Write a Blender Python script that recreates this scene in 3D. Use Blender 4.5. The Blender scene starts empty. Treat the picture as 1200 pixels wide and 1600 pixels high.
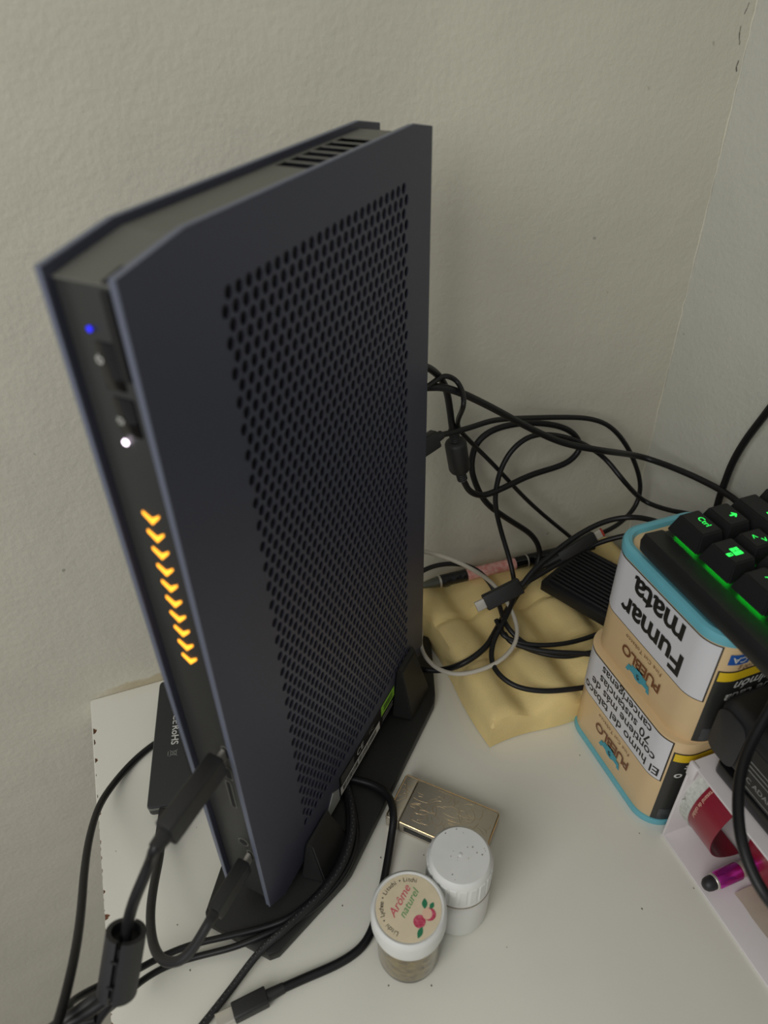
import bpy, bmesh, math, random
from mathutils import Vector, Matrix, Euler
random.seed(7)
C = bpy.context.scene.collection

# ---------------------------------------------------------------- camera
CAM_LOC = Vector((0.0992, -0.42636, 0.46762))
CAM_ROT = Euler((0.91141, 0.01837, -0.35294), 'XYZ')
FPX = 1140.45
cam_d = bpy.data.cameras.new('camera')
cam = bpy.data.objects.new('camera', cam_d); C.objects.link(cam)
cam.location = CAM_LOC; cam.rotation_euler = CAM_ROT
cam_d.sensor_fit = 'HORIZONTAL'; cam_d.sensor_width = 36.0; cam_d.lens = FPX / 1200 * 36.0
cam_d.clip_start = 0.01
cam_d.dof.use_dof = True; cam_d.dof.focus_distance = 0.50; cam_d.dof.aperture_fstop = 10.0
bpy.context.scene.camera = cam

# ---------------------------------------------------------------- light
W = bpy.data.worlds.new('room_light'); bpy.context.scene.world = W
W.use_nodes = True
bg = W.node_tree.nodes['Background']
bg.inputs[0].default_value = (0.86, 0.86, 0.88, 1); bg.inputs[1].default_value = 0.37

def area(name, loc, target, size, sizey, power, color):
    l = bpy.data.lights.new(name, 'AREA'); l.shape = 'RECTANGLE'; l.size = size; l.size_y = sizey
    l.energy = power; l.color = color
    o = bpy.data.objects.new(name, l); C.objects.link(o)
    o.location = loc
    o.rotation_euler = (Vector(target) - Vector(loc)).to_track_quat('-Z', 'Y').to_euler()
    return o
area('window_daylight', (-0.82, -0.92, 0.95), (0.0, -0.08, 0.12), 0.8, 0.9, 11.6, (1.0, 0.985, 0.94))
area('room_bounce', (0.9, -1.9, 1.7), (0.25, -0.1, 0.1), 1.6, 1.2, 2.6, (0.93, 0.96, 1.0))

vs = bpy.context.scene.view_settings
vs.view_transform = 'Standard'; vs.look = 'None'; vs.gamma = 1.0; vs.use_curve_mapping = False
vs.exposure = -0.10

# ---------------------------------------------------------------- helpers
RM = CAM_ROT.to_matrix()
def at(px, py, z=None, y=None, x=None):
    """point of the place seen at a pixel, on the plane z=, y= or x="""
    d = RM @ Vector(((px - 600) / FPX, -(py - 800) / FPX, -1))
    a, v = (2, z) if z is not None else ((1, y) if y is not None else (0, x))
    return CAM_LOC + d * ((v - CAM_LOC[a]) / d[a])

def mat(name, color, rough=0.5, metal=0.0, bump=0.0, bscale=400.0, var=0.0, vscale=30.0,
        emit=None, estr=0.0, coat=0.0, trans=0.0, alpha=1.0, sss=0.0, spec=0.5, var2=None):
    m = bpy.data.materials.new(name); m.use_nodes = True
    nt = m.node_tree; b = nt.nodes['Principled BSDF']
    b.inputs['Base Color'].default_value = (*color, 1)
    b.inputs['Roughness'].default_value = rough; b.inputs['Metallic'].default_value = metal
    b.inputs['Specular IOR Level'].default_value = spec
    b.inputs['Coat Weight'].default_value = coat
    b.inputs['Transmission Weight'].default_value = trans
    b.inputs['Alpha'].default_value = alpha
    if sss: b.inputs['Subsurface Weight'].default_value = sss; b.inputs['Subsurface Scale'].default_value = 0.004
    if emit: b.inputs['Emission Color'].default_value = (*emit, 1); b.inputs['Emission Strength'].default_value = estr
    tc = nt.nodes.new('ShaderNodeTexCoord')
    if var > 0:
        n = nt.nodes.new('ShaderNodeTexNoise'); n.inputs['Scale'].default_value = vscale; n.inputs['Detail'].default_value = 5
        nt.links.new(tc.outputs['Object'], n.inputs['Vector'])
        r = nt.nodes.new('ShaderNodeValToRGB')
        r.color_ramp.elements[0].position = 0.35; r.color_ramp.elements[1].position = 0.65
        c2 = var2 if var2 else tuple(c * (1 - var) for c in color)
        r.color_ramp.elements[0].color = (*c2, 1); r.color_ramp.elements[1].color = (*color, 1)
        nt.links.new(n.outputs['Fac'], r.inputs['Fac']); nt.links.new(r.outputs['Color'], b.inputs['Base Color'])
    if bump > 0:
        n = nt.nodes.new('ShaderNodeTexNoise'); n.inputs['Scale'].default_value = bscale; n.inputs['Detail'].default_value = 4
        nt.links.new(tc.outputs['Object'], n.inputs['Vector'])
        k = nt.nodes.new('ShaderNodeBump'); k.inputs['Strength'].default_value = bump; k.inputs['Distance'].default_value = 0.001
        nt.links.new(n.outputs['Fac'], k.inputs['Height']); nt.links.new(k.outputs['Normal'], b.inputs['Normal'])
    return m

def srgb(r, g, b):
    f = lambda c: (c / 255) / 12.92 if c / 255 <= 0.04045 else (((c / 255) + 0.055) / 1.055) ** 2.4
    return (f(r), f(g), f(b))

def link(name, bm, m, parent=None, smooth=False, loc=None):
    me = bpy.data.meshes.new(name); bm.to_mesh(me); bm.free()
    for mm in (m if isinstance(m, (list, tuple)) else [m]): me.materials.append(mm)
    if smooth:
        for p in me.polygons: p.use_smooth = True
        me.set_sharp_from_angle(angle=math.radians(38))
    o = bpy.data.objects.new(name, me); C.objects.link(o)
    if parent: o.parent = parent
    if loc is not None: o.location = loc
    return o
def tag(o, label, cat, group=None):
    o['label'] = label; o['category'] = cat
    if group: o['group'] = group
    return o
def thing(name, label, cat, loc=(0, 0, 0), rot=0.0, group=None):
    o = bpy.data.objects.new(name, None); C.objects.link(o); o.empty_display_size = 0.01
    o.location = loc
    if isinstance(rot, (tuple, list)): o.rotation_euler = rot
    else: o.rotation_euler = (0, 0, rot)
    return tag(o, label, cat, group)

def B(bm, x0, x1, y0, y1, z0, z1, bev=0.0, seg=2):
    r = bmesh.ops.create_cube(bm, size=1.0)
    vsx = r['verts']
    bmesh.ops.scale(bm, vec=(x1 - x0, y1 - y0, z1 - z0), verts=vsx)
    bmesh.ops.translate(bm, vec=((x0 + x1) / 2, (y0 + y1) / 2, (z0 + z1) / 2), verts=vsx)
    if bev > 0:
        es = list({e for v in vsx for e in v.link_edges})
        bmesh.ops.bevel(bm, geom=es, offset=bev, segments=seg, affect='EDGES', profile=0.5)
def box(name, m, parent, x0, x1, y0, y1, z0, z1, bev=0.0, seg=2):
    bm = bmesh.new(); B(bm, x0, x1, y0, y1, z0, z1, bev, seg)
    return link(name, bm, m, parent, smooth=bev > 0)
def prism(bm, pts, z0, z1, bev=0.0, axis='z'):
    """closed outline pts extruded; axis says which coordinate z0..z1 is"""
    def mk(p, h):
        return {'z': (p[0], p[1], h), 'y': (p[0], h, p[1]), 'x': (h, p[0], p[1])}[axis]
    lo = [bm.verts.new(mk(p, z0)) for p in pts]; hi = [bm.verts.new(mk(p, z1)) for p in pts]
    n = len(pts); fs = [bm.faces.new(lo[::-1]), bm.faces.new(hi)]
    for i in range(n): fs.append(bm.faces.new((lo[i], lo[(i + 1) % n], hi[(i + 1) % n], hi[i])))
    bmesh.ops.recalc_face_normals(bm, faces=fs)
    if bev > 0:
        es = list({e for f in fs[:2] for e in f.edges})
        bmesh.ops.bevel(bm, geom=es, offset=bev, segments=2, affect='EDGES', profile=0.5)
def rrect(x0, x1, y0, y1, r, n=6):
    out = []
    for cx, cy, a0 in ((x1 - r, y1 - r, 0), (x0 + r, y1 - r, 90), (x0 + r, y0 + r, 180), (x1 - r, y0 + r, 270)):
        for i in range(n + 1):
            a = math.radians(a0 + 90 * i / n); out.append((cx + r * math.cos(a), cy + r * math.sin(a)))
    return out
def lathe(bm, prof, n=48, caps=True, M=None):
    rings = []
    for r, z in prof:
        ring = []
        for i in range(n):
            a = 2 * math.pi * i / n; v = Vector((r * math.cos(a), r * math.sin(a), z))
            ring.append(bm.verts.new(M @ v if M else v))
        rings.append(ring)
    fs = []
    for a, b in zip(rings, rings[1:]):
        for i in range(n): fs.append(bm.faces.new((a[i], a[(i + 1) % n], b[(i + 1) % n], b[i])))
    if caps:
        fs.append(bm.faces.new(rings[0][::-1])); fs.append(bm.faces.new(rings[-1]))
    bmesh.ops.recalc_face_normals(bm, faces=fs)
def smooth_path(pts, step=6):
    """centripetal-like Catmull-Rom through the points"""
    P = [Vector(p) for p in pts]; P = [P[0] * 2 - P[1]] + P + [P[-1] * 2 - P[-2]]
    out = []
    for i in range(1, len(P) - 2):
        p0, p1, p2, p3 = P[i - 1:i + 3]
        for k in range(step):
            t = k / step; t2 = t * t; t3 = t2 * t
            out.append(0.5 * ((2 * p1) + (-p0 + p2) * t + (2 * p0 - 5 * p1 + 4 * p2 - p3) * t2 + (-p0 + 3 * p1 - 3 * p2 + p3) * t3))
    out.append(P[-2].copy())
    # two light smoothing passes
    for _ in range(3):
        out = [out[0]] + [(out[j - 1] + out[j] * 2 + out[j + 1]) / 4 for j in range(1, len(out) - 1)] + [out[-1]]
    return out
def tube(bm, path, r, n=10, caps=True):
    rings = []; up = Vector((0.3, 0.2, 0.93)); prev = None
    for i, p in enumerate(path):
        t = (path[min(i + 1, len(path) - 1)] - path[max(i - 1, 0)]).normalized()
        if prev is None: s = t.cross(up).normalized()
        else: s = (prev - t * prev.dot(t)).normalized()
        prev = s; q = t.cross(s)
        rr = r(i / (len(path) - 1)) if callable(r) else r
        rings.append([bm.verts.new(p + (s * math.cos(2 * math.pi * k / n) + q * math.sin(2 * math.pi * k / n)) * rr) for k in range(n)])
    fs = []
    for a, b in zip(rings, rings[1:]):
        for k in range(n): fs.append(bm.faces.new((a[k], a[(k + 1) % n], b[(k + 1) % n], b[k])))
    if caps: fs += [bm.faces.new(rings[0][::-1]), bm.faces.new(rings[-1])]
    bmesh.ops.recalc_face_normals(bm, faces=fs)
def W3(pts):
    """cable points (px, py, 'z'|'y'|'x', value) or plain 3-vectors"""
    return [at(p[0], p[1], **{p[2]: p[3]}) if len(p) == 4 else Vector(p) for p in pts]
def frame(a, b, up=(0, 0, 1)):
    """matrix whose X runs a->b, origin a"""
    x = (b - a).normalized(); u = Vector(up); y = u.cross(x).normalized(); z = x.cross(y)
    M = Matrix((x, y, z)).transposed().to_4x4(); M.translation = a
    return M

def text_bm(s, size, bold=0.0, shear=0.0, spacing=1.0, align='CENTER', font=None):
    cu = bpy.data.curves.new('t', 'FONT'); cu.body = s; cu.size = size; cu.offset = bold; cu.shear = shear
    cu.align_x = align; cu.align_y = 'CENTER'; cu.space_character = spacing; cu.resolution_u = 3
    o = bpy.data.objects.new('t', cu); C.objects.link(o)
    dg = bpy.context.evaluated_depsgraph_get(); me = bpy.data.meshes.new_from_object(o.evaluated_get(dg))
    bm = bmesh.new(); bm.from_mesh(me)
    bpy.data.objects.remove(o); bpy.data.meshes.remove(me); bpy.data.curves.remove(cu)
    return bm
def add_text(bm, s, size, fn, **kw):
    t = text_bm(s, size, **kw)
    if kw.get('cut'): pass
    mp = [bm.verts.new(fn(v.co.x, v.co.y)) for v in t.verts]
    t.verts.index_update()
    for f in t.faces:
        try: bm.faces.new([mp[v.index] for v in f.verts])
        except ValueError: pass
    t.free()
def add_poly(bm, pts, fn):
    try: bm.faces.new([bm.verts.new(fn(*p)) for p in pts])
    except ValueError: pass

# ---------------------------------------------------------------- materials
def wall_material(name, col, stain, cx=None):
    m = mat(name, col, 0.85, bump=0.0)
    nt = m.node_tree; b = nt.nodes['Principled BSDF']; L = nt.links
    tc = nt.nodes.new('ShaderNodeTexCoord')
    n1 = nt.nodes.new('ShaderNodeTexNoise'); n1.inputs['Scale'].default_value = 260; n1.inputs['Detail'].default_value = 6
    n2 = nt.nodes.new('ShaderNodeTexNoise'); n2.inputs['Scale'].default_value = 26; n2.inputs['Detail'].default_value = 3
    n3 = nt.nodes.new('ShaderNodeTexNoise'); n3.inputs['Scale'].default_value = 7; n3.inputs['Detail'].default_value = 6
    for n in (n1, n2, n3): L.new(tc.outputs['Object'], n.inputs['Vector'])
    ad = nt.nodes.new('ShaderNodeMath'); ad.operation = 'MULTIPLY_ADD'; ad.inputs[1].default_value = 3.0
    L.new(n2.outputs['Fac'], ad.inputs[0]); L.new(n1.outputs['Fac'], ad.inputs[2])
    bp = nt.nodes.new('ShaderNodeBump'); bp.inputs['Strength'].default_value = 0.42; bp.inputs['Distance'].default_value = 0.0011
    L.new(ad.outputs[0], bp.inputs['Height']); L.new(bp.outputs['Normal'], b.inputs['Normal'])
    rp = nt.nodes.new('ShaderNodeValToRGB')
    rp.color_ramp.elements[0].position = 0.3; rp.color_ramp.elements[0].color = (*[c * 0.93 for c in col], 1)
    rp.color_ramp.elements[1].position = 0.6; rp.color_ramp.elements[1].color = (*col, 1)
    L.new(n3.outputs['Fac'], rp.inputs['Fac'])
    # stray specks
    sp = nt.nodes.new('ShaderNodeTexNoise'); sp.inputs['Scale'].default_value = 95; sp.inputs['Detail'].default_value = 1
    L.new(tc.outputs['Object'], sp.inputs['Vector'])
    sr = nt.nodes.new('ShaderNodeValToRGB'); sr.color_ramp.elements[0].position = 0.79; sr.color_ramp.elements[1].position = 0.83
    L.new(sp.outputs['Fac'], sr.inputs['Fac'])
    mx = nt.nodes.new('ShaderNodeMixRGB'); mx.inputs[2].default_value = (*[c * 0.6 for c in col], 1)
    L.new(sr.outputs['Color'], mx.inputs[0]); L.new(rp.outputs['Color'], mx.inputs[1])
    out = mx.outputs[0]
    if stain:   # old varnish band painted along the wall just above the worktop
        sx = nt.nodes.new('ShaderNodeSeparateXYZ'); L.new(tc.outputs['Object'], sx.inputs[0])
        ns = nt.nodes.new('ShaderNodeTexNoise'); ns.inputs['Scale'].default_value = 60; L.new(tc.outputs['Object'], ns.inputs['Vector'])
        a = nt.nodes.new('ShaderNodeMath'); a.operation = 'MULTIPLY_ADD'; a.inputs[1].default_value = -0.012
        L.new(ns.outputs['Fac'], a.inputs[0]); L.new(sx.outputs['Z'], a.inputs[2])
        lo = nt.nodes.new('ShaderNodeMapRange'); lo.inputs['From Min'].default_value = 0.0015; lo.inputs['From Max'].default_value = -0.001
        L.new(a.outputs[0], lo.inputs['Value'])
        gx = nt.nodes.new('ShaderNodeMapRange'); gx.inputs['From Min'].default_value = -0.004; gx.inputs['From Max'].default_value = 0.03
        L.new(sx.outputs['X'], gx.inputs['Value'])
        gz = nt.nodes.new('ShaderNodeMath'); gz.operation = 'GREATER_THAN'; gz.inputs[1].default_value = -0.004; L.new(sx.outputs['Z'], gz.inputs[0])
        m1 = nt.nodes.new('ShaderNodeMath'); m1.operation = 'MULTIPLY'; L.new(lo.outputs[0], m1.inputs[0]); L.new(gx.outputs[0], m1.inputs[1])
        m2 = nt.nodes.new('ShaderNodeMath'); m2.operation = 'MULTIPLY'; L.new(m1.outputs[0], m2.inputs[0]); L.new(gz.outputs[0], m2.inputs[1])
        m3 = nt.nodes.new('ShaderNodeMath'); m3.operation = 'MULTIPLY'; m3.inputs[1].default_value = 0.55; L.new(m2.outputs[0], m3.inputs[0])
        mm = nt.nodes.new('ShaderNodeMixRGB'); mm.inputs[2].default_value = (*srgb(170, 150, 105), 1)
        L.new(m3.outputs[0], mm.inputs[0]); L.new(out, mm.inputs[1]); out = mm.outputs[0]
    L.new(out, b.inputs['Base Color'])
    return m
M_wall = wall_material('painted_plaster', srgb(204, 201, 185), True)
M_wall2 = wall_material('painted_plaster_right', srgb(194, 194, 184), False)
M_crack = mat('crack', srgb(95, 92, 85), 0.9)
M_floor = mat('floor_tile', srgb(120, 110, 98), 0.6, var=0.2)
M_lam = mat('white_laminate', srgb(226, 225, 214), 0.32, bump=0.05, bscale=90, var=0.03, vscale=12)
M_chip = mat('particle_board', srgb(120, 78, 50), 0.9, bump=0.8, bscale=900, var=0.4, vscale=500)
M_speck = mat('dust_speck', srgb(80, 72, 60), 0.9)
M_panel = mat('slate_metal', srgb(72, 74, 90), 0.45, metal=0.3, bump=0.12, bscale=2500)
M_edge_highlight = mat('slate_rim_highlight', srgb(116, 122, 140), 0.4, metal=0.4)  # same slate metal made paler and bluer: edge highlights put into the colour
M_body = mat('grey_plastic', srgb(98, 98, 92), 0.5, bump=0.15, bscale=1800)
M_front = mat('dark_front_plastic', srgb(46, 47, 46), 0.42, bump=0.1, bscale=1800)
M_black = mat('black_inside', srgb(12, 12, 14), 0.7)
M_gloss = mat('gloss_black', srgb(14, 14, 16), 0.12)
M_mesh = mat('inner_dust_mesh', srgb(22, 21, 32), 0.6)
M_stand = mat('black_stand_plastic', srgb(21, 21, 21), 0.5, bump=0.1, bscale=1500)
M_rubber = mat('black_cable_rubber', srgb(24, 24, 26), 0.42, spec=0.35)
M_rubber2 = mat('matte_cable_rubber', srgb(38, 38, 40), 0.5)
M_plug = mat('black_plug_plastic', srgb(31, 31, 32), 0.5, bump=0.15, bscale=1500)
M_steel = mat('plug_steel', srgb(206, 202, 192), 0.32, metal=0.55)
M_white_cable = mat('off_white_cable', srgb(196, 190, 176), 0.5)
M_braid = mat('braided_sleeve', srgb(30, 30, 32), 0.7)
M_braid2 = mat('braid_fleck', srgb(92, 92, 90), 0.7)
M_foam = mat('yellow_foam', srgb(236, 213, 150), 0.95, bump=0.35, bscale=900, var=0.1, vscale=35, sss=0.15)
M_drive = mat('ribbed_black_metal', srgb(34, 35, 37), 0.45, metal=0.3)
M_ssd = mat('dark_drive_shell', srgb(40, 42, 44), 0.5)
M_ssd_edge = mat('drive_bevel', srgb(120, 122, 118), 0.3, metal=0.7)
M_print = mat('pale_print', srgb(205, 205, 200), 0.6)
M_printgrey = mat('grey_print', srgb(130, 130, 128), 0.6)
M_kraft = mat('tin_kraft_tan', srgb(214, 186, 142), 0.38, var=0.05, vscale=25, coat=0.1)
M_teal = mat('turquoise_plastic', srgb(104, 176, 190), 0.38, var=0.06, vscale=40)
M_labelw = mat('warning_white', srgb(208, 208, 212), 0.4)
M_ink = mat('black_ink', srgb(24, 24, 24), 0.5)
M_inkbrown = mat('brown_ink', srgb(112, 66, 38), 0.5)
M_inkborder = mat('border_ink', srgb(48, 40, 30), 0.5)
M_labelk = mat('warning_black', srgb(44, 44, 42), 0.4)
M_photo = mat('warning_photo', srgb(74, 76, 78), 0.4, var=0.5, vscale=120)
M_yellow = mat('warning_yellow', srgb(222, 188, 34), 0.4)
M_blue = mat('stamp_blue', srgb(30, 84, 160), 0.4)
M_tealink = mat('bird_turquoise', srgb(62, 150, 168), 0.5)
M_kb = mat('keyboard_plastic', srgb(24, 24, 25), 0.55, bump=0.1, bscale=1500)
M_key = mat('keycap_plastic', srgb(25, 25, 26), 0.55, spec=0.35, bump=0.12, bscale=2500)
M_green = mat('green_backlight', (0.02, 0.9, 0.08), 0.5, emit=(0.03, 1.0, 0.12), estr=1.1)
M_led = mat('green_led', (0.02, 0.9, 0.05), 0.5, emit=(0.01, 1.0, 0.04), estr=9.0)
M_card = mat('white_card', srgb(218, 213, 214), 0.55, bump=0.05, bscale=300)
M_red = mat('wine_red_print', srgb(132, 30, 48), 0.32, coat=0.3)
M_tissue = mat('torn_white_paper', srgb(200, 203, 196), 0.9, bump=1.0, bscale=300, var=0.25, vscale=420)
M_magenta = mat('magenta_chrome', srgb(206, 60, 180), 0.2, metal=0.8)
M_gold = mat('rose_gold', srgb(232, 204, 160), 0.24, metal=1.0, bump=0.06, bscale=700)
M_goldmatt = mat('satin_gold', srgb(196, 188, 172), 0.33, metal=0.7, bump=0.1, bscale=900)
M_capw = mat('white_cap_plastic', srgb(222, 223, 220), 0.42, var=0.05, vscale=90)
M_jarw = mat('white_jar_plastic', srgb(214, 215, 210), 0.35, sss=0.2)
M_clear = mat('cloudy_jar_wall', srgb(236, 228, 200), 0.08, trans=1.0)
M_herb = mat('dried_filling', srgb(186, 164, 104), 0.9, bump=1.0, bscale=260, var=0.45, vscale=220, var2=srgb(92, 76, 40))
M_sticker = mat('cream_sticker', srgb(222, 208, 178), 0.6, var=0.08, vscale=110)
M_pink = mat('pink_print', srgb(206, 74, 100), 0.6)
M_greenink = mat('green_print', srgb(92, 158, 96), 0.6)
M_leaf = mat('leaf_print', srgb(40, 122, 84), 0.6)
M_lychee = mat('lychee_print', srgb(180, 48, 78), 0.6, var=0.3, vscale=700, var2=srgb(206, 96, 120))
M_flesh = mat('flesh_print', srgb(226, 190, 165), 0.6)
M_penpink = mat('pen_pink_pattern', srgb(222, 178, 168), 0.5, var=0.3, vscale=320, var2=srgb(212, 134, 126))
M_orange = mat('orange_light', (1, 0.4, 0.02), 0.5, emit=(1.0, 0.40, 0.03), estr=1.9)
M_bluelight = mat('blue_light', (0.02, 0.02, 1), 0.5, emit=(0.02, 0.02, 0.9), estr=1.2)
M_whitelight = mat('white_light', (1, 0.9, 1), 0.5, emit=(1.0, 0.85, 1.0), estr=5)
M_neon = mat('lime_sticker', srgb(140, 200, 60), 0.5)
M_pale = mat('pale_sticker', srgb(150, 152, 150), 0.5)
M_gluedot = mat('label_black', srgb(20, 20, 21), 0.4)

# ================================================================ SETTING
CX = 0.496
def struct(name, bm, m, parent=None):
    o = link(name, bm, m, parent)
    if not parent: o['kind'] = 'structure'
    return o
bm = bmesh.new(); B(bm, -1.6, CX + 0.15, 0.0, 0.12, -0.75, 1.5); wall_back = struct('wall_back', bm, M_wall)
bm = bmesh.new(); B(bm, CX, CX + 0.15, -1.6, 0.0, -0.75, 1.5); wall_right = struct('wall_right', bm, M_wall2)
bm = bmesh.new(); B(bm, -1.6, CX + 0.15, -1.6, 0.12, -0.80, -0.75); struct('floor', bm, M_floor)
# cracks and a ragged paint edge down the corner
def ribbon(bm, pts, w, nrm):
    n = Vector(nrm)
    for a, b in zip(pts, pts[1:]):
        d = (b - a).normalized(); s = d.cross(n) * w * random.uniform(0.5, 1.2) / 2
        bm.faces.new([bm.verts.new(a - s), bm.verts.new(b - s * 0.8), bm.verts.new(b + s * 0.8), bm.verts.new(a + s)])
def crack(px_pts, name='plaster_crack', w=0.0006, jitter=0.0009, **kw):
    bm = bmesh.new(); P = [at(a, b, **kw) for a, b in px_pts]; out = []
    for a, b in zip(P, P[1:]):
        k = max(2, int((b - a).length / 0.006))
        for i in range(k): out.append(a.lerp(b, i / k) + Vector((random.uniform(-1, 1), 0, random.uniform(-1, 1))) * jitter * (1 if 'y' in kw else 0) + Vector((0, random.uniform(-1, 1), random.uniform(-1, 1))) * jitter * (0 if 'y' in kw else 1))
    out.append(P[-1]); ribbon(bm, out, w, (0, 1, 0) if 'y' in kw else (1, 0, 0))
    return link(name, bm, M_crack, wall_back)
crack([(1172, 2), (1163, 22)], y=-0.0003); crack([(1160, 38), (1155, 60), (1155, 70)], y=-0.0003)
crack([(1154, 94), (1151, 112)], y=-0.0003, w=0.0009); crack([(1111, 305), (1108, 320)], y=-0.0003, w=0.0007)
crack([(1093, 374), (1086, 408), (1080, 440)], y=-0.0003, w=0.0004, jitter=0.0004)
# bead of filler where the two walls meet
bm = bmesh.new(); pts = []
for i in range(170):
    z = 0.0 + i * 0.006
    pts.append(Vector((CX - 0.0001 + random.uniform(-0.0005, 0.0003), -0.0001 + random.uniform(-0.0003, 0.0003), z)))
tube(bm, pts, lambda t: 0.0007 + 0.0003 * math.sin(t * 91), n=6)
o = link('trim_1', bm, M_wall, None, smooth=True); o['kind'] = 'structure'

# ---- worktop: white sheet over particle board, the left edge chipped
desk = thing('desk', 'white laminate worktop with a chipped brown left edge under everything', 'desk', (0, 0, 0))
random.seed(21)
edge = [(0.0, -0.0006)]; y = -0.028
while y > -0.70:
    big = random.random() < 0.4
    L_ = random.uniform(0.003, 0.008) if big else random.uniform(0.0015, 0.004); D_ = random.uniform(0.0014, 0.0040) if big else random.uniform(0.0003, 0.0010)
    n_ = 6
    for i in range(n_ + 1):
        t = i / n_; edge.append((max(0.0, D_ * math.sin(math.pi * t) ** 0.5 * random.uniform(0.55, 1.0)), y - L_ * t))
    y -= L_ + (random.uniform(0.004, 0.016) if y > -0.09 else random.uniform(0.001, 0.006))
edge.append((0.0, -0.72))
outline = edge + [(CX - 0.0008, -0.72), (CX - 0.0008, -0.0006)]
bm = bmesh.new(); prism(bm, outline, -0.0012, 0.0); link('laminate_top', bm, M_lam, desk)
bm = bmesh.new(); B(bm, 0.0, CX - 0.0008, -0.72, -0.0006, -0.019, -0.0012)
link('board_core', bm, M_chip, desk)
bm = bmesh.new(); B(bm, -0.0009, -0.0001, -0.095, -0.001, -0.0185, -0.0004); link('edge_strip', bm, M_lam, desk)
for lx, ly in ((0.03, -0.69), (0.45, -0.69)):
    box('leg', M_lam, desk, lx, lx + 0.04, ly, ly + 0.04, -0.75, -0.019, 0.002)
bm = bmesh.new()
for px, py in [(307, 1293), (277, 1445), (297, 1516), (181, 1330), (906, 1180), (999, 1302), (1003, 1420), (1084, 1388), (662, 1336), (674, 1540), (607, 1540), (792, 1480), (535, 1415), (430, 1385), (595, 1340)]:
    p = at(px, py, z=0.0002); s = random.uniform(0.0002, 0.00042)
    bmesh.ops.create_icosphere(bm, subdivisions=1, radius=s, matrix=Matrix.Translation(p) @ Matrix.Diagonal((1, 1.6, 0.4, 1)))
o = link('dust_crumbs', bm, M_speck); o['kind'] = 'stuff'; o['label'] = 'tiny dark crumbs scattered on the white worktop'; o['category'] = 'crumbs'

# ================================================================ MINI PC
YAW = 0.76887
PCO = Vector((0.09704, -0.21895, 0.0)); PCW = 0.0308; PCD = 0.221; ZB = 0.018; ZT = ZB + 0.38493
pc = thing('mini_computer', 'tall slim slate grey computer tower with perforated side and orange arrow lights', 'computer', PCO, YAW)
PCM = Matrix.Translation(PCO) @ Matrix.Rotation(YAW, 4, 'Z')
def outline_pts(d=0.0):
    return [(0 + d, ZB + 0.012), (0.014, ZB + d), (PCD - 0.02, ZB + d), (PCD - d, ZB + 0.006), (PCD - d, ZT - 0.0044), (PCD - 0.0223, ZT - d), (0.0316, ZT - d), (0 + d, ZT - 0.0052)]
TH = 0.0028
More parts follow.
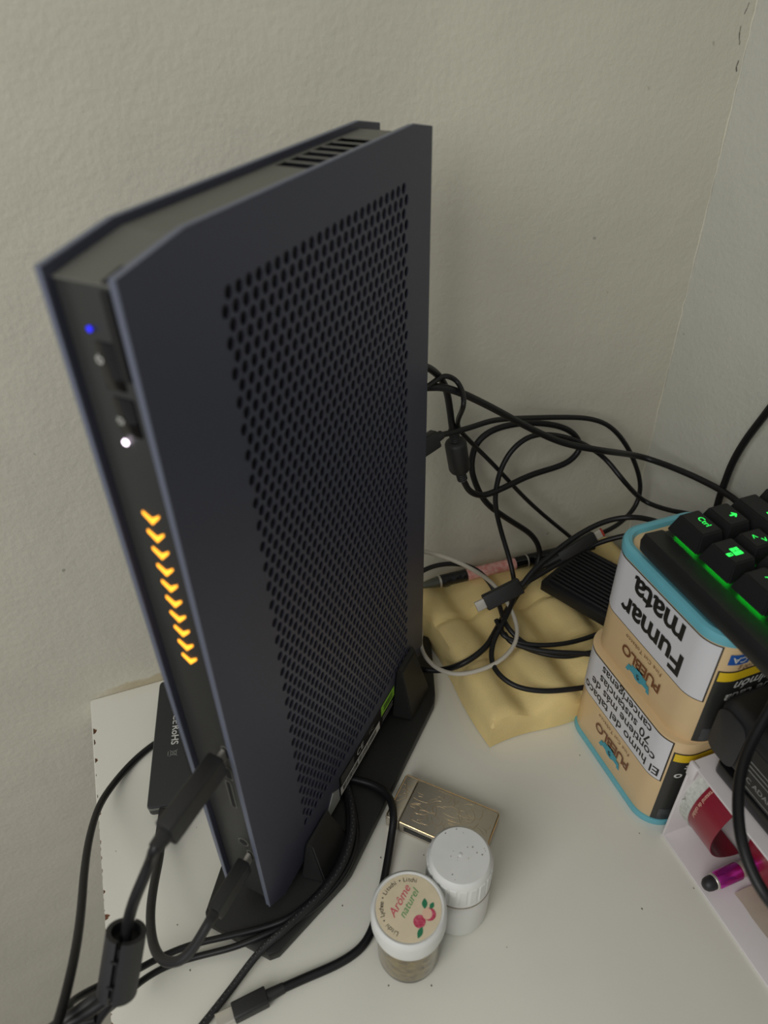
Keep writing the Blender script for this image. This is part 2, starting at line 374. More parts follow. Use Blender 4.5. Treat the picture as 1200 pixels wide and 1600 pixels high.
# near panel with every vent hole cut through it
PX, PZ = 0.0061, 0.00572; X0 = 0.0441; ZTOP = 0.3778; NR = 58
hx, hz = 0.0023, 0.0026
def near_panel():
    bm = bmesh.new()
    cache = {}
    def V(x, y, z):
        k = (round(x, 6), round(y, 6), round(z, 6))
        if k not in cache: cache[k] = bm.verts.new((x, y, z))
        return cache[k]
    def F(*vs):
        vs = list(dict.fromkeys(vs))
        if len(vs) >= 3:
            try: bm.faces.new(vs)
            except ValueError: pass
    xl, xr = X0 - PX / 2 - 0.0002, X0 + 24 * PX + PX / 2 + 0.0002
    ztop = ZTOP + PZ / 2; zbot = ZTOP - (NR - 1) * PZ - PZ / 2
    y = 0.0
    n = 12
    for r in range(NR):
        zc = ZTOP - r * PZ; z1 = zc + PZ / 2; z0 = zc - PZ / 2
        odd = r % 2
        cols = [X0 + PX * k for k in range(25)] if odd else [X0 + PX * (k + 0.5) for k in range(24)]
        F(V(xl, y, z0), V(cols[0] - PX / 2, y, z0), V(cols[0] - PX / 2, y, z1), V(xl, y, z1))
        F(V(cols[-1] + PX / 2, y, z0), V(xr, y, z0), V(xr, y, z1), V(cols[-1] + PX / 2, y, z1))
        for xc in cols:
            # outer ring: 12 points on the cell rectangle
            a, b = PX / 2, PZ / 2
            ring = [(a, 0), (a, b), (a / 2, b), (0, b), (-a / 2, b), (-a, b), (-a, 0), (-a, -b), (-a / 2, -b), (0, -b), (a / 2, -b), (a, -b)]
            angs = [0, 38, 62, 90, 118, 142, 180, 218, 242, 270, 298, 322]
            ro = [V(xc + p[0], y, zc + p[1]) for p in ring]
            ri = [V(xc + hx * math.cos(math.radians(t)), y, zc + hz * math.sin(math.radians(t))) for t in angs]
            rb = [V(xc + hx * math.cos(math.radians(t)), 0.0010, zc + hz * math.sin(math.radians(t))) for t in angs]
            for i in range(n):
                j = (i + 1) % n
                F(ro[i], ro[j], ri[j], ri[i]); F(ri[i], ri[j], rb[j], rb[i])
    # surround
    O = outline_pts()
    # rectangle corners
    A, Bc, Cc, Dd = (xl, zbot), (xr, zbot), (xr, ztop), (xl, ztop)
    def P(p): return V(p[0], y, p[1])
    F(P(O[0]), P(O[1]), P(A), P(Dd), P(O[6]), P(O[7]))
    F(P(O[1]), P(O[2]), P(Bc), P(A))
    F(P(O[2]), P(O[3]), P(O[4]), P(O[5]), P(Cc), P(Bc))
    F(P(O[5]), P(O[6]), P(Dd), P(Cc))
    # rim walls
    m = len(O); rim = []
    for i in range(m):
        p, q = O[i], O[(i + 1) % m]
        try: rim.append(bm.faces.new([V(p[0], 0, p[1]), V(q[0], 0, q[1]), V(q[0], TH, q[1]), V(p[0], TH, p[1])]))
        except ValueError: pass
    # inner lip (back of the panel border)
    I = [(x + (0.004 if x < 0.1 else -0.004), z + (0.004 if z < 0.2 else -0.004)) for x, z in O]
    for i in range(m):
        j = (i + 1) % m
        F(V(O[i][0], TH, O[i][1]), V(O[j][0], TH, O[j][1]), V(I[j][0], TH, I[j][1]), V(I[i][0], TH, I[i][1]))
    bmesh.ops.recalc_face_normals(bm, faces=bm.faces)
    for f in rim: f.material_index = 1
    return bm
link('side_panel', near_panel(), [M_panel, M_edge_highlight], pc)
bm = bmesh.new(); prism(bm, outline_pts(), PCW - TH, PCW, bev=0.0006, axis='y')
for f in bm.faces:
    if abs(f.normal.y) < 0.5: f.material_index = 1
link('side_panel', bm, [M_panel, M_edge_highlight], pc)
# thin rim on the near panel's border, edge highlight painted by its paler colour
bm = bmesh.new(); O = outline_pts()
OP = [Vector((x, 0.0005, z)) for x, z in O]
tube(bm, [p for p in OP] + [OP[0]], 0.0005, n=6, caps=False)
link('rim_highlight', bm, M_edge_highlight, pc, smooth=True)
# dust mesh right behind the holes
bm = bmesh.new(); B(bm, 0.030, PCD - 0.015, 0.0030, 0.0042, ZB + 0.02, ZT - 0.016)
link('dust_mesh', bm, M_mesh, pc)
# body: front strip, chamfer, top with six real slots, back
RF = 0.0032     # recess of the body behind the panel edges
yb0, yb1 = TH, PCW - TH
bm = bmesh.new()
sl = [(0.1200 + 0.0098 * i, 0.1200 + 0.0098 * i + 0.0080) for i in range(6)]
zt = ZT - RF
xb = [0.034] + [v for s in sl for v in s] + [PCD - 0.0235]
ys = [yb0, 0.0085, 0.0255, yb1]
for i in range(len(xb) - 1):
    for j in range(3):
        if j == 1 and i % 2 == 1: continue
        B(bm, xb[i], xb[i + 1], ys[j], ys[j + 1], zt - 0.0004, zt)
link('top_cover', bm, M_body, pc)
bm = bmesh.new(); B(bm, 0.04, PCD - 0.02, yb0 + 0.0015, yb1 - 0.0005, ZB + 0.01, zt - 0.009); link('inner_frame', bm, M_black, pc)
bm = bmesh.new()
prism(bm, [(RF, zt - 0.0062), (RF, zt - 0.0055), (0.0345, zt), (0.0345, zt - 0.0016), (0.006, zt - 0.0075)], yb0, yb1, axis='y')
link('top_bevel', bm, M_body, pc)
bm = bmesh.new(); prism(bm, [(PCD - 0.024, zt - 0.0016), (PCD - 0.024, zt), (PCD - 0.004, zt - 0.006), (PCD - 0.004, ZB + 0.012), (PCD - 0.009, ZB + 0.012), (PCD - 0.009, zt - 0.010)], yb0, yb1, axis='y')
link('rear_panel', bm, M_body, pc)
bm = bmesh.new(); prism(bm, [(RF, ZB + 0.012), (0.014, ZB + 0.003), (PCD - 0.006, ZB + 0.003), (PCD - 0.006, ZB + 0.012), (0.02, ZB + 0.012)], yb0, yb1, axis='y')
link('bottom_cover', bm, M_front, pc)
fp = link('front_panel', (lambda b: (B(b, RF, RF + 0.004, yb0, yb1, ZB + 0.012, zt - 0.0060, 0.0006), b)[1])(bmesh.new()), M_front, pc, smooth=True)
# glossy power strip with groove, second key, lights, icons
def front_poly(bm, pts, x): add_poly(bm, pts, lambda a, b: Vector((x, a, b)))
box('power_button', M_gloss, pc, RF - 0.0007, RF + 0.0005, 0.0098, 0.0175, 0.3600, 0.3760, 0.0004)
bm = bmesh.new(); B(bm, RF - 0.0011, RF + 0.0005, 0.0066, 0.0098, 0.3640, zt - 0.0070, 0.0004)
bmesh.ops.create_cube(bm, size=1.0, matrix=Matrix.Translation((0.0082, 0.0078, zt - 0.0046)) @ Matrix.Rotation(-0.19, 4, 'Y') @ Matrix.Diagonal((0.009, 0.0035, 0.0012, 1)))
link('button_groove', bm, M_black, pc)
box('mode_button', M_gloss, pc, RF - 0.0007, RF + 0.0005, 0.0082, 0.0165, 0.3435, 0.3575, 0.0005)
def disc(name, m, y, z, r, x=RF - 0.0009):
    bm = bmesh.new(); lathe(bm, [(r, 0), (r, 0.0005)], 16, M=Matrix.Translation((x, y, z)) @ Matrix.Rotation(math.radians(-90), 4, 'Y'))
    return link(name, bm, m, pc)
disc('power_light', M_bluelight, 0.0174, 0.3800, 0.0009)['label'] = 'small blue indicator light'
disc('status_light', M_whitelight, 0.0155, 0.3410, 0.0011)['label'] = 'small white indicator light'
bm = bmesh.new()
def ring_icon(bm, y, z, r, w, a0, a1, x):
    for i in range(14):
        t0 = math.radians(a0 + (a1 - a0) * i / 14); t1 = math.radians(a0 + (a1 - a0) * (i + 1) / 14)
        front_poly(bm, [(y + r * math.sin(t0), z + r * math.cos(t0)), (y + r * math.sin(t1), z + r * math.cos(t1)),
                        (y + (r - w) * math.sin(t1), z + (r - w) * math.cos(t1)), (y + (r - w) * math.sin(t0), z + (r - w) * math.cos(t0))], x)
ring_icon(bm, 0.0172, 0.3700, 0.0014, 0.0005, 35, 325, RF - 0.0009)
front_poly(bm, [(0.01695, 0.3702), (0.01745, 0.3702), (0.01745, 0.3718), (0.01695, 0.3718)], RF - 0.0009)
for k in range(6):   # fan symbol on the second key
    a = k * math.pi / 3; c, s = math.cos(a), math.sin(a)
    front_poly(bm, [(0.0154 + 0.0003 * c, 0.3490 + 0.0003 * s), (0.0154 + 0.0015 * c - 0.0004 * s, 0.3490 + 0.0015 * s + 0.0004 * c), (0.0154 + 0.0015 * c + 0.0004 * s, 0.3490 + 0.0015 * s - 0.0004 * c)], RF - 0.0009)
link('button_symbols', bm, M_print, pc)
for k in range(10):
    zc = 0.3085 - k * 0.0083; yc = 0.0140; w = 0.0036; d = 0.0030; t = 0.0020
    bm = bmesh.new()
    prism(bm, [(yc - w, zc + d), (yc, zc + d - t - 0.0004), (yc + w, zc + d), (yc + w, zc + d - 0.0012), (yc, zc - t), (yc - w, zc + d - 0.0012)], RF - 0.0006, RF + 0.0005, axis='x')
    link('arrow_light', bm, M_orange, pc)
def port(name, y0, y1, z0, z1, r, m=M_black, rim=True):
    bm = bmesh.new()
    if rim:
        prism(bm, rrect(y0 - 0.0008, y1 + 0.0008, z0 - 0.0008, z1 + 0.0008, r + 0.0005, 4), RF - 0.0003, RF + 0.001, axis='x')
    o = link(name, bm, M_body, pc)
    bm = bmesh.new(); prism(bm, rrect(y0, y1, z0, z1, r, 4), RF - 0.0005, RF + 0.001, axis='x'); link('opening', bm, m, o)
    return o
PY1, PZ1 = 0.0077, 0.172; PY2, PZ2 = 0.0085, 0.0765
port('usb_port', PY1 - 0.0013, PY1 + 0.0013, PZ1 - 0.0042, PZ1 + 0.0042, 0.0012)
port('usb_port', PY1 - 0.0002, PY1 + 0.0030, PZ1 - 0.022, PZ1 - 0.0135, 0.0012)
port('card_slot', 0.0098, 0.0120, 0.124, 0.146, 0.0006)
port('audio_jack', PY2 + 0.0002, PY2 + 0.0052, 0.086, 0.091, 0.0024)
port('usb_port', PY2 - 0.0013, PY2 + 0.0013, PZ2 - 0.0042, PZ2 + 0.0042, 0.0012)
# rating label on the lower edge of the near panel
LZ0 = ZB + 0.0012
lab = link('rating_label', (lambda b: (B(b, 0.084, 0.168, -0.0003, 0.0, LZ0, LZ0 + 0.020), b)[1])(bmesh.new()), M_gluedot, pc)
def lf(u, v): return Vector((u, -0.0004, v))
bm = bmesh.new()
add_poly(bm, [(0.0842, LZ0), (0.143, LZ0), (0.143, LZ0 + 0.0085), (0.0842, LZ0 + 0.0085)], lf); link('barcode_strip', bm, M_print, lab)
bm = bmesh.new(); x = 0.0875
while x < 0.137:
    w = random.uniform(0.0003, 0.0011)
    if not 0.108 < x < 0.1105: add_poly(bm, [(x, LZ0 + 0.0018), (x + w, LZ0 + 0.0018), (x + w, LZ0 + 0.0070), (x, LZ0 + 0.0070)], lambda u, v: Vector((u, -0.0005, v)))
    x += w + random.uniform(0.0003, 0.0009)
link('barcode', bm, M_ink, lab)
bm = bmesh.new(); add_poly(bm, [(0.146, LZ0 + 0.0095), (0.168, LZ0 + 0.0095), (0.168, LZ0 + 0.020), (0.146, LZ0 + 0.020)], lf); link('green_sticker', bm, M_neon, lab)['label'] = 'lime green corner of the rating label'
bm = bmesh.new(); 
for i_ in range(2): add_poly(bm, [(0.150, LZ0 + 0.0125 + i_ * 0.003), (0.164, LZ0 + 0.0125 + i_ * 0.003), (0.164, LZ0 + 0.0140 + i_ * 0.003), (0.150, LZ0 + 0.0140 + i_ * 0.003)], lambda u, v: Vector((u, -0.0006, v)))
link('sticker_print', bm, M_ink, lab)['kind'] = 'stuff'
bm = bmesh.new(); add_text(bm, 'CE', 0.0085, lambda u, v: Vector((0.113 + u, -0.0006, LZ0 + 0.0145 + v)))
link('conformity_mark', bm, M_print, lab)
bm = bmesh.new()
for i in range(5): add_poly(bm, [(0.086, LZ0 + 0.0105 + i * 0.0017), (0.104, LZ0 + 0.0105 + i * 0.0017), (0.104, LZ0 + 0.0111 + i * 0.0017), (0.086, LZ0 + 0.0111 + i * 0.0017)], lf)
o = link('fine_print', bm, M_printgrey, lab); o['kind'] = 'stuff'
bm = bmesh.new(); add_text(bm, 'FC', 0.0062, lambda u, v: Vector((0.130 + u, -0.0006, LZ0 + 0.0145 + v)))
link('certification_text', bm, M_printgrey, lab); bm = bmesh.new()
for i_ in range(2): add_poly(bm, [(0.148, LZ0 + 0.002 + i_ * 0.0032), (0.165, LZ0 + 0.002 + i_ * 0.0032), (0.165, LZ0 + 0.0033 + i_ * 0.0032), (0.148, LZ0 + 0.0033 + i_ * 0.0032)], lf)
link('model_lines', bm, M_printgrey, lab)['kind'] = 'stuff'
bm = bmesh.new(); prism(bm, [(0.066, ZB + 0.0003), (0.082, ZB + 0.0003), (0.082, ZB + 0.012), (0.075, ZB + 0.018), (0.066, ZB + 0.006)], -0.0006, 0.0, axis='y'); link('pull_tab', bm, M_pale, pc)

# ---- stand
st = thing('computer_stand', 'flat black elongated plastic stand with clamping wedges under the computer tower', 'stand', PCO, YAW)
half = [(-0.0165, -0.0065), (-0.0125, -0.0105), (0.040, -0.0258), (0.047, -0.0268), (0.188, -0.0245), (0.196, -0.0222), (0.243, 0.0008), (0.2485, 0.0060)]
full = half + [(x, 0.031 - y) for x, y in reversed(half)]
bm = bmesh.new(); prism(bm, full, 0.0, 0.0088, bev=0.0012); link('base_plate', bm, M_stand, st, smooth=True)
box('cradle', M_stand, st, 0.086, 0.16, 0.006, 0.0248, 0.0088, ZB + 0.0005, 0.0008)
def wedge(x0, x1, s, h):
    bm = bmesh.new()
    y0 = -0.0008 if s < 0 else PCW + 0.0008
    yo = y0 + s * 0.0155
    f = lambda y: y
    v = [bm.verts.new(p) for p in [(x0, y0, 0.0088), (x1, y0, 0.0088), (x1 - 0.004, y0, h), (x0 + 0.009, y0, h), (x0 + 0.003, yo, 0.0088), (x1 - 0.004, yo, 0.0088), (x1 - 0.007, y0 + s * 0.004, h - 0.002), (x0 + 0.010, y0 + s * 0.004, h - 0.002)]]
    for q in [(0, 1, 2, 3), (4, 5, 6, 7), (0, 4, 7, 3), (1, 5, 6, 2), (3, 2, 6, 7), (0, 1, 5, 4)]: bm.faces.new([v[i] for i in q])
    bmesh.ops.recalc_face_normals(bm, faces=bm.faces)
    bmesh.ops.bevel(bm, geom=list(bm.edges), offset=0.0008, segments=2, affect='EDGES')
    link('clamp_wedge', bm, M_stand, st, smooth=True)
for s in (-1, 1):
    wedge(0.030, 0.070, s, 0.033); wedge(0.163, 0.203, s, 0.052)

# ================================================================ CABLES
def cable(name, label, pts, r, m=M_rubber, parent=None, n=10, group=None):
    P = smooth_path(W3(pts)); bm = bmesh.new(); tube(bm, P, r, n)
    if parent is None:
        t = thing(name, label, 'cable', P[0], 0, group)
        o = link('wire', bm, m, t, smooth=True); o.location = -P[0]
        o.matrix_parent_inverse = Matrix.Identity(4)
        t['_o'] = 0; del t['_o']
        return t
    o = link(name, bm, m, parent, smooth=True, loc=-parent.location); return o
def part(name, bm, m, parent, smooth=True):
    """bm is in world space; parent is an unrotated thing"""
    off = parent.location if parent.parent is None else Vector((0, 0, 0))
    return link(name, bm, m, parent, smooth, loc=-off)
def usbc_plug(parent, tip, tail, wide, thick, up=(0, 0, 1), metal=0.008, neck=0.007, body_m=None, seam=False):
    """plug from tip (metal end) to tail (where the cable leaves)"""
    Mx = frame(tip, tail, up); L = (tail - tip).length
    bm = bmesh.new()
    prism(bm, [(a, b) for a, b in rrect(-wide / 2, wide / 2, -thick / 2, thick / 2, thick * 0.2, 4)], metal, L - neck, bev=0.0007, axis='x')
    bmesh.ops.transform(bm, matrix=Mx, verts=bm.verts); p = part('plug_body', bm, body_m or M_plug, parent)
    bm = bmesh.new()
    prism(bm, [(a, b) for a, b in rrect(-0.0041, 0.0041, -0.00125, 0.00125, 0.0011, 4)], 0.0, metal + 0.001, axis='x')
    bmesh.ops.transform(bm, matrix=Mx, verts=bm.verts); part('plug_tip', bm, M_steel, parent)['label'] = 'bare steel connector tip'
    bm = bmesh.new()
    path = [Mx @ Vector((L - neck - 0.001 + t * (neck + 0.001), 0, 0)) for t in (0, .25, .5, .75, 1)]
    tube(bm, path, lambda t: thick * (0.44 - 0.08 * t), 12); part('strain_relief', bm, body_m or M_plug, parent)
# -- big plug with ferrite
def PCp(x, y, z): return PCM @ Vector((x, y, z))
tip = PCp(RF - 0.001, PY1, PZ1); tail = PCp(-0.047, PY1 + 0.0003, PZ1 - 0.001)
fer_a = at(197, 1458, z=0.122); fer_b = at(183, 1546, z=0.098)
tA = cable('video_cable', 'thick black cable with a large plug in the computer front and a ferrite bead', [tuple(tip.lerp(tail, 0.85)), tuple(tail), (236, 1345, 'z', 0.160), (214, 1396, 'z', 0.146), (204, 1425, 'z', 0.134), tuple(fer_a), tuple(fer_b), (165, 1562, 'z', 0.092), (140, 1580, 'z', 0.088), (100, 1604, 'z', 0.084), (60, 1640, 'z', 0.078)], 0.0026)
usbc_plug(tA, tip, tail, 0.0135, 0.0088, up=PCM.to_3x3() @ Vector((0, 1, 0)), metal=0.0048)
Mx = frame(fer_a, fer_b, (0, -1, 0)); Lf = (fer_b - fer_a).length
bm = bmesh.new()
# split ferrite shell: two half-cylinder shells with a gap
for side in (0, 1):
    a0 = math.radians(-52 + side * 180); a1 = math.radians(112 + side * 180); ks = 14
    ring = []
    for k in range(ks + 1):
        a = a0 + (a1 - a0) * k / ks; ring.append((0.0088 * math.cos(a), 0.0088 * math.sin(a)))
    for k in range(ks, -1, -1):
        a = a0 + (a1 - a0) * k / ks; ring.append((0.0066 * math.cos(a), 0.0066 * math.sin(a)))
    prism(bm, ring, -0.001, Lf + 0.001, axis='x')
bmesh.ops.transform(bm, matrix=Mx, verts=bm.verts); fs = part('ferrite_shell', bm, M_rubber2, tA)
bm = bmesh.new(); lathe(bm, [(0.0031, 0.003), (0.0067, 0.003), (0.0067, Lf - 0.001), (0.0031, Lf - 0.001)], 24, M=Mx @ Matrix.Rotation(math.radians(90), 4, 'Y'))
part('ferrite_core', bm, M_black, tA)
bm = bmesh.new()
for yy in (0.28, 0.72):
    B(bm, Lf * yy - 0.0006, Lf * yy + 0.0006, -0.0015, 0.0015, 0.0078, 0.0092)
bmesh.ops.transform(bm, matrix=Mx @ Matrix.Rotation(math.radians(35), 4, 'X'), verts=bm.verts); part('latch', bm, M_black, tA)
# -- small plug looping to the flat drive
tip = PCp(RF - 0.001, PY2, PZ2); tail = PCp(-0.037, PY2, PZ2 - 0.001)
ssd_end = at(252, 1300, z=0.0095)
tB = cable('drive_cable', 'black cable looping from the lower front port to the flat drive', [tuple(tip.lerp(tail, 0.85)), tuple(tail), (300, 1484, 'z', 0.066), (278, 1502, 'z', 0.060), (254, 1500, 'z', 0.053), (239, 1474, 'z', 0.045), (235, 1430, 'z', 0.036), (240, 1385, 'z', 0.026), (250, 1335, 'z', 0.014), tuple(ssd_end)], 0.0027, M_rubber2)
usbc_plug(tB, tip, tail, 0.0108, 0.0072, up=PCM.to_3x3() @ Vector((0, 1, 0)), metal=0.0045)
# -- flat drive by the wall
SA = at(229, 1263, z=0.0145); SB = at(250, 1062, z=0.0145)
ssd_dir = (SB - SA).normalized(); ang = math.atan2(ssd_dir.y, ssd_dir.x) - math.pi / 2
ssd = thing('flat_drive', 'flat dark drive enclosure with white print lying on worktop left of the tower', 'drive', (SA.x, SA.y, 0.0048), ang)
bm = bmesh.new(); prism(bm, rrect(0.0, 0.036, 0.0, 0.108, 0.003, 4), 0.0, 0.0095, bev=0.0009); link('shell', bm, M_ssd, ssd, smooth=True)
bm = bmesh.new(); prism(bm, rrect(-0.0004, 0.0364, -0.0004, 0.1084, 0.0033, 4), 0.0060, 0.0080, bev=0.0003); link('metal_band', bm, M_ssd_edge, ssd)
bm = bmesh.new()
fn = lambda u, v: Vector((0.0150 + v, 0.0560 - u, 0.0097))
add_text(bm, 'RoHS', 0.0072, fn, bold=0.0001)
add_text(bm, 'CE', 0.0075, lambda u, v: fn(u - 0.014, v))
add_text(bm, 'FC', 0.0065, lambda u, v: fn(u - 0.024, v))
link('printed_marks', bm, M_print, ssd)
bm = bmesh.new()   # crossed-out bin symbol
def bar2(bm, a, b, w, fn):
    a = Vector(a); b = Vector(b); d = (b - a).normalized(); s = Vector((-d.y, d.x)) * w / 2
    add_poly(bm, [a - s, b - s, b + s, a + s], fn)
f2 = lambda u, v: fn(u + 0.0155, v)
for a, b in [((-0.0022, 0.002), (0.0022, 0.002)), ((-0.0018, 0.002), (-0.0013, -0.002)), ((0.0018, 0.002), (0.0013, -0.002)), ((-0.0013, -0.002), (0.0013, -0.002)), ((-0.0026, 0.0028), (0.0026, -0.0028)), ((0.0026, 0.0028), (-0.0026, -0.0028)), ((-0.002, -0.0038), (0.002, -0.0038))]:
    bar2(bm, a, b, 0.0004, f2)
link('bin_symbol', bm, M_printgrey, ssd)
sp_a = Vector((SA.x, SA.y, 0.0095)) + Matrix.Rotation(ang, 3, 'Z') @ Vector((0.0135, -0.0002, 0)); sp_b = Vector((SA.x, SA.y, 0.0095)) + Matrix.Rotation(ang, 3, 'Z') @ Vector((0.0125, -0.019, 0))
bm = bmesh.new(); prism(bm, rrect(-0.0058, 0.0058, -0.0035, 0.0035, 0.001, 3), 0, 0.019, bev=0.0005, axis='x'); bmesh.ops.transform(bm, matrix=frame(sp_a, sp_b), verts=bm.verts); part('far_plug', bm, M_plug, tB)
# -- cable over the left edge
cable('power_cable', 'black cable curving from under the flat drive over the left worktop edge', [(262, 1150, 'z', 0.0023), (235, 1167, 'z', 0.0024), (205, 1193, 'z', 0.0028), (175, 1228, 'z', 0.007), (154, 1262, 'z', 0.016), (140, 1308, 'z', 0.030), (132, 1360, 'z', 0.045), (127, 1420, 'z', 0.062), (119, 1480, 'z', 0.078), (105, 1545, 'z', 0.09), (90, 1600, 'z', 0.096), (70, 1660, 'z', 0.1)], 0.0024)
# -- two thin cables running over the stand to the lower left
zs = 0.0088
cable('thin_cable', 'upper of two thin black cables crossing the stand tip', [(538, 1225, 'z', zs + .0025), (545, 1265, 'z', zs + .002), (544, 1305, 'z', zs + .002), (530, 1350, 'z', zs + .002), (498, 1395, 'z', zs + .002), (458, 1430, 'z', zs + .0045), (420, 1447, 'z', zs + .0022), (360, 1462, 'z', 0.0098), (300, 1476, 'z', 0.009), (250, 1496, 'z', 0.012), (205, 1520, 'z', 0.02), (160, 1538, 'z', 0.032), (122, 1558, 'z', 0.045), (108, 1572, 'z', 0.052), (106, 1590, 'z', 0.056), (116, 1600, 'z', 0.06), (150, 1592, 'z', 0.064)], 0.0019)
cable('thin_cable', 'lower of two thin black cables crossing the stand tip', [(545, 1230, 'z', zs + .002), (556, 1280, 'z', zs + .002), (556, 1320, 'z', zs + .002), (540, 1362, 'z', zs + .002), (508, 1402, 'z', zs + .002), (466, 1436, 'z', zs + .002), (415, 1460, 'z', zs + .0022), (365, 1480, 'z', 0.0075), (310, 1494, 'z', 0.004), (265, 1508, 'z', 0.004), (225, 1530, 'z', 0.008), (190, 1560, 'z', 0.02), (165, 1580, 'z', 0.035), (130, 1600, 'z', 0.045), (100, 1640, 'z', 0.05)], 0.0019)
cable('bundled_cable', 'short black cable hanging from the bundle below the split ferrite', [(178, 1560, 'z', 0.075), (172, 1570, 'z', 0.07), (150, 1600, 'z', 0.06), (138, 1640, 'z', 0.05)], 0.0022)
cable('bundled_cable', 'grey black cable beside the ferrite tail at the bottom left corner', [(172, 1552, 'z', 0.085), (150, 1560, 'z', 0.088), (120, 1582, 'z', 0.086), (96, 1598, 'z', 0.084), (60, 1625, 'z', 0.08)], 0.0030, M_rubber2)
# -- braided cable
bp = [(530, 1212, 'z', zs + .003), (545, 1235, 'z', zs + .0024), (552, 1275, 'z', zs + .006), (549, 1312, 'z', zs + .0062), (536, 1350, 'z', zs + .0062), (510, 1388, 'z', zs + .0062), (478, 1420, 'z', zs + .0062), (440, 1456, 'z', zs + .0062), (418, 1475, 'z', 0.0115), (395, 1500, 'z', 0.008), (365, 1540, 'z', 0.004), (330, 1585, 'z', 0.004), (300, 1622, 'z', 0.004)]
tC = cable('braided_cable', 'black braided cable with flecked sleeve running diagonally off the stand tip', bp, 0.0022, M_braid)
P = smooth_path(W3(bp), 14); bm = bmesh.new()
for i, p in enumerate(P[1:-1]):
    t = (P[i + 2] - P[i]).normalized(); s = t.cross(Vector((0, 0, 1))).normalized(); u = s.cross(t)
    if i % 2: continue
    for a in (75,):
        a += (i % 4) * 12
        q = p + (s * math.cos(math.radians(a)) + u * math.sin(math.radians(a))) * 0.0021
        bmesh.ops.create_icosphere(bm, subdivisions=1, radius=0.00038, matrix=Matrix.Translation(q))
o = part('braid_flecks', bm, M_braid2, tC); o['kind'] = 'stuff'
# -- loose plug in front
tip = at(338, 1597, z=0.0052); tail = at(444, 1543, z=0.0052)
tD = cable('loose_plug_cable', 'black cable passing behind the jars and ending in a loose plug on the worktop', [tuple(tip.lerp(tail, 0.85)), tuple(tail), (480, 1527, 'z', 0.0035), (530, 1505, 'z', 0.0028), (565, 1480, 'z', 0.0028), (583, 1448, 'z', 0.0028), (592, 1410, 'z', 0.0028), (602, 1365, 'z', 0.0035), (611, 1310, 'z', 0.0075), (615, 1275, 'z', 0.0135), (608, 1245, 'z', 0.0125), (588, 1228, 'z', 0.0118), (560, 1219, 'z', 0.0116), (535, 1214, 'z', 0.0115)], 0.0026)
usbc_plug(tD, tip, tail, 0.0096, 0.0080, metal=0.0095, neck=0.010)

# -- tangle behind the tower, against the wall
cable('adapter_lead', 'thick black lead with a moulded ferrite bead hanging beside the tower back', [(650, 572, 'y', -0.062), (668, 574, 'y', -0.055), (686, 588, 'y', -0.046), (697, 608, 'y', -0.040), (703, 640, 'y', -0.036), (708, 680, 'y', -0.034), (716, 728, 'y', -0.034), (725, 752, 'y', -0.034), (735, 768, 'y', -0.034), (755, 774, 'y', -0.032), (785, 763, 'y', -0.030), (830, 742, 'y', -0.022), (880, 726, 'y', -0.018), (902, 708, 'y', -0.016), (905, 692, 'y', -0.015), (893, 675, 'y', -0.014), (865, 664, 'y', -0.013), (820, 661, 'y', -0.013), (775, 670, 'y', -0.014), (747, 690, 'y', -0.016), (737, 720, 'y', -0.018), (741, 750, 'y', -0.020), (760, 786, 'y', -0.022), (795, 812, 'y', -0.022), (830, 835, 'y', -0.022), (843, 860, 'y', -0.024), (838, 885, 'y', -0.030), (822, 912, 'y', -0.040), (800, 940, 'y', -0.055), (775, 985, 'z', 0.040), (758, 1012, 'z', 0.040), (725, 1036, 'z', 0.036), (690, 1047, 'z', 0.022), (655, 1045, 'z', 0.018), (645, 1040, 'z', 0.016)], 0.0024)
ad = bpy.data.objects['adapter_lead']
fa, fb = at(711, 688, y=-0.034), at(719, 738, y=-0.034)
bm = bmesh.new(); lathe(bm, [(0.0048, 0.0), (0.0072, 0.0015), (0.0078, 0.003), (0.0078, 0.0245), (0.0070, 0.0265), (0.0046, 0.0275)], 24, M=frame(fa, fb) @ Matrix.Rotation(math.radians(90), 4, 'Y'))
part('ferrite_bead', bm, M_plug, ad)
for (a, b, n_) in ((at(708.5, 669, y=-0.034), fa, 7), (at(723, 750, y=-0.034), at(719.5, 739, y=-0.034), 4)):
    bm = bmesh.new()
    for i in range(n_):
        p = a.lerp(b, (i + 0.3) / n_); M0 = frame(a, b).to_3x3().to_4x4(); M0.translation = p
        lathe(bm, [(0.0034, 0.0), (0.0039, 0.0006), (0.0034, 0.0012)], 16, M=M0 @ Matrix.Rotation(math.radians(90), 4, 'Y'))
    part('ribbed_sleeve', bm, M_plug, ad)
cable('keyboard_cable', 'thickest black cable sloping from the tower back down to the keyboard', [(655, 607, 'y', -0.052), (670, 605, 'y', -0.051), (695, 606, 'y', -0.051), (730, 618, 'y', -0.052), (780, 643, 'y', -0.05), (830, 670, 'y', -0.045), (880, 692, 'y', -0.045), (940, 704, 'y', -0.05), (1000, 713, 'x', 0.462), (1060, 734, 'x', 0.474), (1110, 757, 'x', 0.482), (1145, 778, 'x', 0.484), (1175, 805, 'x', 0.482)], 0.0025)
cable('slim_cable', 'slimmest black cable hooking over then running straight down to the ribbed drive', [(655, 612, 'y', -0.060), (672, 601, 'y', -0.055), (688, 590, 'y', -0.050), (700, 588, 'y', -0.050), (714, 596, 'y', -0.05), (723, 614, 'y', -0.058), (724, 635, 'y', -0.066), (716, 655, 'y', -0.045), (717, 670, 'y', -0.030), (735, 690, 'y', -0.026), (775, 730, 'y', -0.024), (820, 778, 'y', -0.022), (858, 812, 'y', -0.022), (890, 838, 'y', -0.022), (915, 862, 'y', -0.024)], 0.0017)
